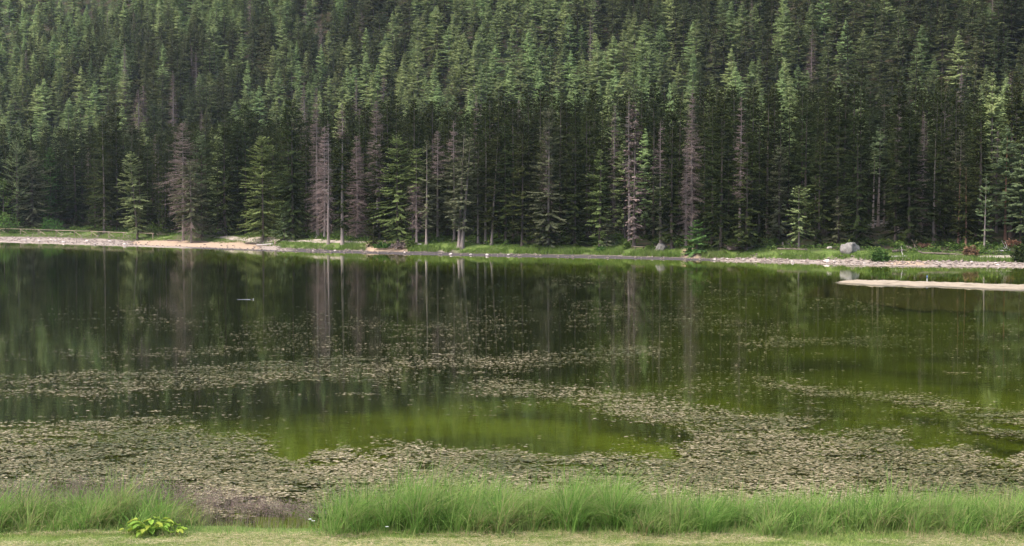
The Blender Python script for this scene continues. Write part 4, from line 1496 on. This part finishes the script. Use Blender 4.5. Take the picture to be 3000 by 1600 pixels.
def build_shore_grass():
    rs = np.random.RandomState(31)
    n = 80000
    x = rs.uniform(-115, 72, n)
    s1 = np.interp(x, SX, S1)
    s2 = np.interp(x, SX, S2)
    u = rs.rand(n)
    s = s1 * 0.95 + u * (s2 * 1.15 - s1 * 0.95)
    y = shore_y(x) + s
    col = 1500 + F_PX * x / y
    keep = (nzB.fbm(x / 2.2, y / 2.2) > 0.30 + 0.16 * u) & ~((col > 1070) & (col < 1195) & (u < 0.3)) & ~((col > 1993) & (col < 2056) & (u < 0.75)) & ~((col > 395) & (col < 760) & (u < 0.1))
    x, y, u, col = x[keep], y[keep], u[keep], col[keep]
    z = terrain(x, y)
    n = len(x)
    tall = ((col > 820) & (u < 0.32))
    h = np.where(tall, rs.uniform(0.35, 0.75, n), rs.uniform(0.12, 0.34, n))
    for a, b in ((1585, 1720), (1770, 1970), (2060, 2120), (1010, 1090), (1210, 1330)):
        h = np.where((col > a) & (col < b) & (u < 0.4), rs.uniform(0.5, 0.95, n), h)
    V, q, m = blades(rs, x, y, z - 0.03, h, rs.uniform(0.05, 0.13, n), rs.uniform(0, 0.35, n), rs.uniform(0, 0.5, n), rs.rand(n) * 6.28, 2)
    g = Geo()
    g.add(V, q, None, np.repeat(np.clip(nzA.fbm(x / 4, y / 4) + rs.normal(0, 0.16, n), 0, 1), m))
    tag(link('shore_grass', g.mesh('shore_grass', [M['shore_grass']])), 'green grass and sedge fringe along the far bank', 'grass', kind='stuff')


build_shore_grass()


def build_undergrowth():
    rs = np.random.RandomState(33)
    g = Geo()
    n = 1500
    x = rs.uniform(-115, 80, n)
    s2 = np.interp(x, SX, S2)
    s = s2 + rs.uniform(0.2, 16, n)
    y = shore_y(x) + s
    k = (nzC.fbm(x / 5.0, y / 5.0) > 0.45)
    x, y = x[k], y[k]
    z = terrain(x, y)
    for i in range(len(x)):
        r = rs.uniform(0.4, 1.3)
        V, q, rr = leaf_cloud(rs, 40, r, r, r * rs.uniform(0.4, 0.9), 0.34)
        tone = rs.uniform(-0.25, 0.25)
        g.add(V + np.array([x[i], y[i], z[i]]), q, None, np.clip(rr + tone, 0, 1))
    tag(link('undergrowth', g.mesh('undergrowth', [M['under']])), 'leafy undergrowth along the forest edge', 'undergrowth', kind='stuff')


build_undergrowth()


# ------------------------------------------------------------------ sandbar, post, bird
def sandbar_mat(*a, **k):
    # the same gravel, darker where it is wet just above the waterline
    m_ = rough_mat(*a, **k)
    nt_ = m_.node_tree
    b_ = next(n for n in nt_.nodes if n.type == 'BSDF_PRINCIPLED')
    src = b_.inputs['Base Color'].links[0].from_socket
    g_ = N(nt_, 'ShaderNodeNewGeometry')
    sp_ = N(nt_, 'ShaderNodeSeparateXYZ')
    nt_.links.new(g_.outputs['Position'], sp_.inputs[0])
    mr_ = N(nt_, 'ShaderNodeMapRange')
    mr_.inputs[1].default_value = 0.03
    mr_.inputs[2].default_value = 0.10
    nt_.links.new(sp_.outputs['Z'], mr_.inputs[0])
    mx_ = N(nt_, 'ShaderNodeMix', data_type='RGBA')
    nt_.links.new(mr_.outputs[0], mx_.inputs[0])
    mx_.inputs[6].default_value = (0.10, 0.085, 0.055, 1)
    nt_.links.new(src, mx_.inputs[7])
    nt_.links.new(mx_.outputs[2], b_.inputs['Base Color'])
    return m_


def build_sandbar():
    A = [(2436, 827), (2470, 822), (2520, 820), (2600, 822), (2700, 825), (2800, 827), (2900, 831), (3000, 835), (3120, 840), (3240, 846)]
    B = [(2436, 829), (2500, 834), (2580, 840), (2700, 843), (2800, 846), (2900, 850), (3000, 854), (3120, 858), (3240, 852)]
    top = np.array([at_z(*p)[:2] for p in A])
    bot = np.array([at_z(*p)[:2] for p in B])
    xs = np.arange(top[0, 0] - 4.0, top[-1, 0], 0.35)
    V = []
    k = 31
    for x in xs:
        yt = np.interp(x, top[:, 0], top[:, 1]) + (nzA.fbm(x / 1.4, 7.0) - 0.5) * 2.6
        yb = np.interp(x, bot[:, 0], bot[:, 1]) + (nzB.fbm(x / 1.1, 2.0) - 0.5) * 3.4
        for j in range(k):
            t = -0.9 + 2.8 * j / (k - 1)
            y = yb + (yt - yb) * t
            e = math.sin(math.pi * min(1, max(0, t))) ** 0.9
            out = max(0, -t, t - 1)
            tip_ = 1 - min(1, max(0, (x - xs[0]) / 7.0))
            zz = -0.06 - 1.4 * out - 2.5 * tip_ ** 3 + 0.26 * e * (1 - 0.6 * tip_) + (float(nzC.fbm(x / 0.7, y / 0.9)) - 0.5) * 0.30 * e
            V.append((x, y, zz))
    n = len(xs)
    i = np.arange(n - 1)[:, None] * k + np.arange(k - 1)[None, :]
    q = np.stack([i, i + k, i + k + 1, i + 1], -1).reshape(-1, 4)
    m = sandbar_mat('sandbar gravel', (0.12, 0.095, 0.06), (0.29, 0.235, 0.165), 0.9, 0.95, 0.8, c3=(0.20, 0.16, 0.11))
    tag(link('sandbar', mesh_from('sandbar', np.array(V), q, None, True), mat=m), 'low pale gravel bar lying in the shallow water', 'sandbar', kind='structure')


build_sandbar()


def build_post():
    P = at_z(2716, 826)
    s_ = P[1] / F_PX
    root = thing('marker_post', 'thin bluish marker post standing behind the gravel bar', 'post', (P[0], P[1], 0))
    g = Geo()
    g.tube([(0, 0, -0.5), (0, 0, 0.35)], [0.05, 0.05], 8)
    m1 = rough_mat('weathered post', (0.28, 0.28, 0.28), (0.45, 0.45, 0.45), 6)
    link('shaft', g.mesh('shaft', [m1], True), root)
    g = Geo()
    g.tube([(0, 0, 0.35), (0, 0, 0.60), (0, 0, 0.63)], [0.065, 0.065, 0.03], 8)
    link('cap', g.mesh('cap', [rough_mat('blue paint', (0.10, 0.16, 0.34), (0.14, 0.22, 0.42), 6, 0.5)], True), root)


build_post()


def build_bird():
    P = at_z(740, 878)
    g = Geo()
    pts = [(-0.30, 0, 0.10), (-0.22, 0, 0.085), (-0.10, 0, 0.06), (0.04, 0, 0.05), (0.14, 0, 0.07), (0.185, 0, 0.14), (0.19, 0, 0.22), (0.20, 0, 0.285), (0.235, 0, 0.31), (0.27, 0, 0.305), (0.30, 0, 0.30), (0.36, 0, 0.29)]
    rad = [0.01, 0.055, 0.105, 0.12, 0.10, 0.06, 0.048, 0.055, 0.062, 0.05, 0.02, 0.006]
    g.tube(pts, rad, 10)
    m, nt, out = new_mat('grebe plumage')
    L = nt.links.new
    tc = N(nt, 'ShaderNodeTexCoord')
    sp = N(nt, 'ShaderNodeSeparateXYZ')
    L(tc.outputs['Object'], sp.inputs[0])
    rp = ramp(nt, [(0.0, (0.05, 0.045, 0.04)), (0.58, (0.08, 0.065, 0.055)), (0.62, (0.80, 0.79, 0.74)), (0.78, (0.82, 0.80, 0.76)), (0.82, (0.10, 0.07, 0.04))])
    mr = N(nt, 'ShaderNodeMapRange')
    mr.inputs[1].default_value = -0.30
    mr.inputs[2].default_value = 0.36
    L(sp.outputs['X'], mr.inputs[0])
    L(mr.outputs[0], rp.inputs[0])
    b = N(nt, 'ShaderNodeBsdfPrincipled')
    b.inputs['Roughness'].default_value = 0.7
    L(rp.outputs[0], b.inputs['Base Color'])
    L(b.outputs[0], out.inputs['Surface'])
    o = link('water_bird', g.mesh('water_bird', [m], True), None, (P[0], P[1], 0.0))
    o.scale = (0.36, 0.36, 0.36)
    tag(o, 'small dark water bird with white breast swimming in open water', 'bird')
    # trail of disturbed water behind it
    g = Geo()
    rs = np.random.RandomState(2)
    xs = np.linspace(-1.25, -0.16, 24)
    V = []
    for x in xs:
        k = (x + 1.25)
        w = 0.012 + 0.022 * k
        yy = 0.04 * math.sin(x * 4)
        V += [(x, yy - w, 0.002), (x, yy, 0.012 + 0.022 * k), (x, yy + w, 0.002)]
    i = np.arange(23)[:, None] * 3 + np.arange(2)[None, :]
    g.add(np.array(V), np.stack([i, i + 3, i + 4, i + 1], -1).reshape(-1, 4))
    wk = link('wake', g.mesh('wake', [rough_mat('wake foam', (0.12, 0.13, 0.14), (0.22, 0.23, 0.24), 9, 0.2)], True), None, (P[0], P[1], 0.0))
    tag(wk, 'short white wake trailing behind the swimming bird', 'wake', kind='stuff')


build_bird()

# ------------------------------------------------------------------ floating pondweed
K = 3000.0 / 2576.0
BANDS = [
    ([(0, 905), (300, 890), (700, 872)], 13, .45), ([(0, 960), (400, 945), (700, 925), (1050, 905)], 20, .75),
    ([(0, 1003), (350, 975), (700, 945), (1040, 950)], 16, .75), ([(700, 880), (1000, 872), (1250, 868)], 12, .4),
    ([(850, 925), (1100, 915), (1400, 905), (1660, 880)], 18, .75), ([(1150, 940), (1260, 942)], 4, .9), ([(800, 1000), (900, 996)], 5, .7),
    ([(1190, 985), (1350, 985), (1490, 985)], 24, 1.0), ([(1450, 1000), (1650, 1035), (1850, 1070), (2060, 1095)], 26, .75),
    ([(1650, 1050), (1900, 1090), (2200, 1130), (2576, 1190)], 34, .9), ([(1650, 990), (1850, 962)], 5, .6),
    ([(1900, 960), (2080, 985), (2200, 1005)], 12, .8), ([(2220, 1005), (2400, 1030), (2576, 1055)], 16, .9), ([(2400, 1070), (2576, 1100)], 11, .8),
    ([(2330, 935), (2450, 942)], 4, .6), ([(1900, 865), (2100, 855), (2250, 850)], 14, .7),
    ([(1350, 690), (1600, 690), (1700, 720), (1950, 745), (2250, 790)], 20, .42), ([(1300, 790), (1600, 780), (1900, 790), (2250, 850)], 36, .30),
    ([(300, 800), (800, 830), (1500, 810)], 30, .28), ([(0, 1085), (200, 1080), (450, 1078)], 22, .8), ([(0, 1130), (350, 1120), (690, 1105)], 34, .95),
    ([(0, 1190), (700, 1180), (1000, 1195), (1500, 1200), (2000, 1170), (2576, 1240)], 46, 1.0),
    ([(940, 1125), (1200, 1135), (1500, 1165), (1700, 1160)], 18, .9), ([(1700, 1130), (2000, 1120), (2280, 1095)], 26, 1.0),
    ([(500, 1235), (1500, 1245), (2576, 1235)], 46, 1.0),
    ([(0, 880), (1300, 850), (2576, 880)], 110, .07), ([(0, 1000), (1300, 1010), (2576, 1010)], 130, .045)]


def weed_density(px, py):
    d = np.zeros(len(px))
    for line, hw, dn in BANDS:
        a = np.array(line, float) * K
        hw = hw * K
        yc = np.interp(px, a[:, 0], a[:, 1]) + (nzC.fbm(px / 130.0 + hw, 3.7 + py / 60.0, 3) - 0.5) * hw * 2.2
        fx = sstep(a[0, 0] - 40, a[0, 0] + 60, px) if a[0, 0] > 0 else 1
        fx = fx * ((1 - sstep(a[-1, 0] - 60, a[-1, 0] + 40, px)) if a[-1, 0] < 2990 else 1)
        e = np.abs(py - yc) / hw
        d = np.maximum(d, dn * fx * (1 - sstep(0.65, 1.25, e)))
    # the open green pool in the middle
    e = ((px - 1190 * K) / (500 * K)) ** 2 + ((py - (1075 + 0.02 * (px - 1190 * K)) * K) / (52 * K)) ** 2
    e = e + (nzB.fbm(px / 170.0, py / 38.0, 3) - 0.5) * 2.2
    return d * sstep(0.25, 1.5, e)


def build_pondweed():
    rs = np.random.RandomState(12)
    n = 900000
    px = rs.uniform(-150, 3150, n)
    py = 780 + (1545 - 780) * rs.rand(n)
    P = at_z(px[0], py[0])
    d = F_PX * PF[None, :] + (px[:, None] - 1500) * PR[None, :] + (800 - py[:, None]) * PU[None, :]
    t = -CAM_H / d[:, 2]
    X, Y = d[:, 0] * t, d[:, 1] * t
    dn = weed_density(px, py)
    # drift lines and holes in the rafts
    st = nzA.fbm(X / 6.0, (Y - 0.22 * X) / (0.035 * Y), 3)
    st2 = nzB.fbm(X / 0.8, Y / 0.45, 2)
    lim = np.where(dn > 0.3, sstep(0.33, 0.64, st * 0.42 + st2 * 0.58 + 0.10 * (dn - 0.6)), sstep(0.46, 0.62, st))
    k = (rs.rand(n) < dn * lim * 0.44) & (Y > near_y(X) - 0.1) & (Y < 150)
    X, Y, dn = X[k], Y[k], dn[k]
    # farther out the leaves trail in short lines drawn by the wind
    far_ = Y > 48
    keep = ~far_ | (rs.rand(len(X)) < 0.26)
    X, Y, dn, far_ = X[keep], Y[keep], dn[keep], far_[keep]
    rep = np.where(far_, rs.randint(2, 8, len(X)), 1)
    tilt = np.repeat(rs.normal(0.10, 0.12, len(X)), rep)
    X, Y, dn = np.repeat(X, rep), np.repeat(Y, rep), np.repeat(dn, rep)
    off = np.where(np.repeat(far_, rep), rs.normal(0, 0.55, len(X)), 0)
    X = X + off
    Y = Y + off * tilt + np.where(off != 0, rs.normal(0, 0.06, len(X)), 0)
    n = len(X)
    ln = 0.045 + 0.13 * rs.rand(n) ** 2 * (1 + np.clip((Y - 45) / 90, 0, 1.1))
    wd = ln * rs.uniform(0.32, 0.6, n)
    a = rs.normal(0.0, 0.55, n)
    ca, sa = np.cos(a), np.sin(a)
    tx, ty = rs.normal(0, 0.10, n), rs.normal(0.0, 0.14, n)
    loc = np.array([[-.5, 0], [-.2, .5], [.25, .42], [.5, 0], [.25, -.42], [-.2, -.5]])
    u = loc[None, :, 0] * ln[:, None]
    v = loc[None, :, 1] * wd[:, None]
    V = np.stack([X[:, None] + u * ca[:, None] - v * sa[:, None], Y[:, None] + u * sa[:, None] + v * ca[:, None],
                  (0.012 + rs.rand(n) * 0.02)[:, None] + np.abs(u * tx[:, None] + v * ty[:, None]) + 0.15 * np.abs(v)], -1)
    f = np.array([[0, 5, 4, 3], [0, 3, 2, 1]])
    q = (np.arange(n) * 6)[:, None, None] + f[None]
    rnd = np.clip(0.5 + 0.9 * (nzC.fbm(X / 4, Y / 4) - 0.5) + rs.normal(0, 0.3, n), 0, 1)
    me = mesh_from('pondweed', V.reshape(-1, 3), q.reshape(-1, 4), {'rnd': np.repeat(rnd, 6)})
    m, nt, out = new_mat('floating pondweed leaves')
    L = nt.links.new
    at = N(nt, 'ShaderNodeAttribute', attribute_name='rnd')
    rp = ramp(nt, [(0.0, (0.06, 0.065, 0.015)), (0.35, (0.13, 0.12, 0.038)), (0.7, (0.22, 0.18, 0.08)), (1.0, (0.40, 0.325, 0.19))])
    L(at.outputs['Fac'], rp.inputs[0])
    b = N(nt, 'ShaderNodeBsdfPrincipled')
    b.inputs['Roughness'].default_value = 0.5
    b.inputs['Specular IOR Level'].default_value = 0.3
    L(rp.outputs[0], b.inputs['Base Color'])
    L(b.outputs[0], out.inputs['Surface'])
    me.materials.append(m)
    tag(link('pondweed', me), 'pinkish green pondweed leaves floating in drifts on the lake', 'pondweed', kind='stuff')
    # brown stems just under the rafts
    k = rs.rand(n) < np.where(dn > 0.5, 0.45, 0.2)
    xs, ys = X[k] + rs.normal(0, 0.15, k.sum()), Y[k] + rs.normal(0, 0.25, k.sum())
    m_ = len(xs)
    l_ = rs.uniform(0.15, 0.45, m_)
    w_ = l_ * rs.uniform(0.15, 0.4, m_)
    a = rs.rand(m_) * 6.28
    lc = np.array([[-.5, 0], [0, .5], [.5, 0], [0, -.5]])
    u = lc[None, :, 0] * l_[:, None]
    v = lc[None, :, 1] * w_[:, None]
    ca, sa = np.cos(a)[:, None], np.sin(a)[:, None]
    V = np.stack([xs[:, None] + u * ca - v * sa, ys[:, None] + u * sa + v * ca, np.repeat(-rs.uniform(0.015, 0.10, m_)[:, None], 4, 1)], -1)
    me = mesh_from('submerged_weed', V.reshape(-1, 3), np.arange(4 * m_).reshape(-1, 4), {'rnd': np.repeat(rs.rand(m_), 4)})
    me.materials.append(foliage_mat('submerged weed', [(0.035, 0.03, 0.010), (0.06, 0.055, 0.016), (0.09, 0.075, 0.028)], vary=0, hue=0, trans=0.2))
    tag(link('submerged_weed', me), 'dark brown weed stems just under the floating leaves', 'pondweed', kind='stuff')


build_pondweed()


# ------------------------------------------------------------------ near bank
def build_sedge():
    rs = np.random.RandomState(55)
    # stands: photo x range, height, tussocks
    for (a, b, hh, n_t, name, label) in ((-120, 555, 1.15, 60, 'sedge', 'tall green sedge stand in front of the purple grass'),
                                         (955, 1905, 1.25, 115, 'sedge', 'tallest arching sedge stand at the middle of the near bank'),
                                         (1890, 3120, 1.05, 130, 'sedge', 'long leaning sedge stand beyond the tallest one')):
        xa, xb = x_at(a, 32), x_at(b, 32)
        G_ = Geo()
        for t in range(n_t):
            cx = rs.uniform(xa, xb)
            edge = 30.25 - 0.5 * (1500 + F_PX * cx / 31.0) / 3000.0 + (float(nzC.fbm(cx / 0.7, 1.5)) - 0.5) * 0.9
            cy_ = rs.uniform(edge, 32.8)
            fx = min(1.0, (cx - xa) / 0.5 + 0.45, (xb - cx) / 0.5 + 0.45)
            hv = hh * fx * (0.55 + 0.85 * float(nzA.fbm(cx / 0.8, 4.0 + cy_ / 2))) * (0.70 if cy_ < edge + 0.4 else 1.0)
            n = 88
            rr = np.abs(rs.normal(0, 0.17, n))
            aa = rs.rand(n) * 6.28
            x = cx + rr * np.cos(aa)
            y = cy_ + rr * np.sin(aa)
            z = np.maximum(terrain(x, y), -0.15) - 0.03
            h = hv * np.where(rs.rand(n) < 0.12, rs.uniform(1.05, 1.4, n), rs.uniform(0.5, 1.05, n))
            az_ = np.where(rs.rand(n) < 0.55, aa, rs.normal(0.25, 0.9, n))
            ln = rs.uniform(0.0, 0.30, n)
            cu = np.clip(rs.normal(0.55, 0.38, n), 0, 1.4)
            V, q, m = blades(rs, x, y, z, h, rs.uniform(0.010, 0.028, n), ln, cu, az_, 5)
            tone = rs.uniform(-0.28, 0.25)
            G_.add(V, q, None, np.repeat(np.clip(0.5 + tone + rs.normal(0, 0.22, n), 0, 1), m))
        tag(link(name, G_.mesh('sedge', [M['sedge']])), label, 'sedge', kind='stuff')
    # short grass and thin stems in the gap
    G_ = Geo()
    n = 7000
    x = rs.uniform(x_at(-120, 31), x_at(3120, 31), n)
    y = 30.25 - 0.5 * (1500 + F_PX * x / 31.0) / 3000.0 + rs.uniform(-0.55, 0.9, n)
    z = terrain(x, y) - 0.02
    V, q, m = blades(rs, x, y, z, rs.uniform(0.10, 0.34, n), rs.uniform(0.006, 0.013, n), rs.uniform(0, 0.4, n), rs.uniform(0, 0.8, n), rs.rand(n) * 6.28, 3)
    G_.add(V, q, None, np.repeat(np.clip(0.65 + rs.normal(0, 0.25, n), 0, 1), m))
    tag(link('bank_grass', G_.mesh('bank_grass', [M['sedge']])), 'short bright grass fringe between lawn and sedge', 'grass', kind='stuff')


build_sedge()


def build_purple_grass():
    rs = np.random.RandomState(66)
    G_ = Geo()
    n = 1500
    x = rs.uniform(x_at(-120, 32.5), x_at(905, 32.5), n)
    y = rs.uniform(31.6, 33.5, n)
    z = np.maximum(terrain(x, y), -0.2) - 0.03
    col = 1500 + F_PX * x / y
    h = rs.uniform(0.7, 1.25, n) * (1 - 0.40 * sstep(450, 880, col))
    az_ = rs.normal(0.3, 1.0, n)
    ln, cu = rs.uniform(0, 0.2, n), rs.uniform(0, 0.35, n)
    V, q, m = blades(rs, x, y, z, h, np.full(n, 0.006), ln, cu, az_, 4, 0.4)
    G_.add(V, q, None, np.repeat(rs.rand(n), m))
    tips = V.reshape(n, m, 3)[:, -1, :]
    for i in range(n):
        k = 7
        t = rs.uniform(0.70, 1.0, k)
        P = tips[i] - np.array([0, 0, 1]) * ((1 - t) * h[i])[:, None] + rs.normal(0, 0.022, (k, 3))
        d = rs.normal(0, 1, (k, 3)) * np.array([0.6, 0.6, 0.4]) + [0, 0, 0.5]
        d /= np.linalg.norm(d, axis=1, keepdims=True)
        s_ = np.cross(d, [0, 1, 0.1])
        s_ /= np.linalg.norm(s_, axis=1, keepdims=True) + 1e-6
        l = 0.05
        VV = np.stack([P, P + d * l * .5 + s_ * .007, P + d * l, P + d * l * .5 - s_ * .007], 1).reshape(-1, 3)
        G_.add(VV, np.arange(4 * k).reshape(-1, 4), None, rs.rand())
    tag(link('purple_grass', G_.mesh('purple_grass', [M['panicle']])), 'fine purple flowering grass at the water edge', 'grass', kind='stuff')


build_purple_grass()


def build_lawn():
    rs = np.random.RandomState(77)
    G_ = Geo()
    n = 60000
    x = rs.uniform(x_at(-150, 31), x_at(3150, 31), n)
    y = rs.uniform(27.8, 30.3, n)
    z = terrain(x, y) - 0.01
    V, q, m = blades(rs, x, y, z, rs.uniform(0.03, 0.10, n), rs.uniform(0.006, 0.013, n), rs.uniform(0, 0.9, n), rs.uniform(0, 0.8, n), rs.rand(n) * 6.28, 2)
    G_.add(V, q, None, np.repeat(np.clip(nzC.fbm(x / 0.8, y / 0.5) + rs.normal(0, 0.2, n), 0, 1), m))
    tag(link('lawn_grass', G_.mesh('lawn_grass', [M['lawn']])), 'freshly mown yellow-green grass strip along the near edge', 'grass', kind='stuff')
    G_ = Geo()
    n = 22000
    x = rs.uniform(x_at(-150, 31), x_at(3150, 31), n)
    y = rs.uniform(28.0, 30.1, n)
    k = nzB.fbm(x / 1.6, y / 0.5) > 0.44
    x, y = x[k], y[k]
    n = len(x)
    z = terrain(x, y) + rs.uniform(0.02, 0.075, n)
    V, q, m = blades(rs, x, y, z, rs.uniform(0.02, 0.05, n), np.full(n, 0.008), rs.uniform(2.5, 6, n), rs.uniform(0, 0.2, n), rs.normal(0, 0.7, n) + np.where(rs.rand(n) < 0.5, 0, math.pi), 2)
    V[:, 2] = np.maximum(V[:, 2], np.repeat(z, m) - 0.01)
    G_.add(V, q, None, np.repeat(rs.rand(n), m))
    tag(link('hay', G_.mesh('hay', [M['hay']])), 'dry cut hay lying over the mown strip', 'hay', kind='stuff')


build_lawn()


def build_dock(px0, n_leaf, label, seed, size=1.0, Y=30.0, mat=None):
    rs = np.random.RandomState(seed)
    X = x_at(px0, Y)
    root = thing('leafy_plant', label, 'plant', (X, Y, tz(X, Y) - 0.02))
    for i in range(n_leaf):
        a = i * 2.4 + rs.uniform(-0.4, 0.4)
        l = size * rs.uniform(0.13, 0.26)
        w = l * rs.uniform(0.55, 0.75)
        st = size * rs.uniform(0.10, 0.34)
        out = size * rs.uniform(0.05, 0.42)
        c, s_ = math.cos(a), math.sin(a)
        prof = [(0, 0.10), (0.15, 0.75), (0.4, 1.0), (0.7, 0.75), (1.0, 0.04)]
        V = []
        for t, ww in prof:
            r = out + l * t
            zz = st + l * (0.35 * t - 0.65 * t * t)
            for k in (-1, 0, 1):
                V.append((r * c - k * w * ww * 0.5 * s_, r * s_ + k * w * ww * 0.5 * c, zz + (0.04 * abs(k) + rs.uniform(-0.012, 0.012)) * size))
        g = Geo()
        q = [[j * 3 + k, j * 3 + k + 1, j * 3 + 3 + k + 1, j * 3 + 3 + k] for j in range(4) for k in range(2)]
        g.add(np.array(V), q, None, rs.rand())
        g.tube([(0, 0, 0), (out * c * 0.5, out * s_ * 0.5, st * 0.75), (out * c, out * s_, st)], [0.012 * size, 0.009 * size, 0.007 * size], 5, 0.3)
        link('leaf', g.mesh('leaf', [mat or M['dock']], True), root)
    return root


M['dock'] = foliage_mat('broad leaves', [(0.20, 0.30, 0.045), (0.27, 0.38, 0.06), (0.33, 0.42, 0.085)], vary=0.1, trans=0.35)
build_dock(432, 40, 'bright green broad-leaved plant at the edge of the mown strip', 1, 0.95)
build_dock(505, 12, 'smaller broad-leaved plant beside the bright green one', 2, 0.8)
build_dock(385, 9, 'low broad-leaved plant on the side away from the gap', 3, 0.6, 30.15)


def build_flowers():
    rs = np.random.RandomState(4)
    for i, px in enumerate((902, 912, 1130)):
        Y = [30.7, 30.6, 30.1, 30.15, 30.05][i]
        X = x_at(px, Y)
        lab = ['white flower head in the gap beside the tallest sedge', 'second white flower head just nearer than its twin in the gap', 'white flower at the foot of the tallest sedge',
               'white flower at the foot of the long leaning sedge', 'white flower low before the middle of the tallest sedge'][i]
        root = thing('white_flower', lab, 'flower', (X, Y, tz(X, Y) - 0.02))
        h = rs.uniform(0.14, 0.26)
        g = Geo()
        g.tube([(0, 0, 0), (0.01, 0, h * 0.5), (0, 0, h)], [0.006, 0.005, 0.004], 5)
        link('stem', g.mesh('stem', [M['sedge']]), root)
        g = Geo()
        for k in range(9):
            a = k * 0.7
            c, s_ = math.cos(a), math.sin(a)
            g.add([(0, 0, h), (0.03 * c - 0.012 * s_, 0.03 * s_ + 0.012 * c, h + 0.012), (0.045 * c, 0.045 * s_, h + 0.006), (0.03 * c + 0.012 * s_, 0.03 * s_ - 0.012 * c, h + 0.012)], [[0, 1, 2, 3]], None, rs.rand())
        link('petals', g.mesh('petals', [M['white']]), root)


build_flowers()

# ------------------------------------------------------------------ air
hz = Geo()
hz.box((0, 345, 150), (1500, 900, 320))
m, nt, out = new_mat('haze')
vol = N(nt, 'ShaderNodeVolumePrincipled')
vol.inputs['Color'].default_value = (0.78, 0.89, 1.0, 1)
vol.inputs['Density'].default_value = 0.00005
vol.inputs['Anisotropy'].default_value = 0.2
nt.links.new(vol.outputs[0], out.inputs['Volume'])
tag(link('haze', hz.mesh('haze', [m])), 'thin bluish haze filling the valley air', 'haze', kind='stuff')
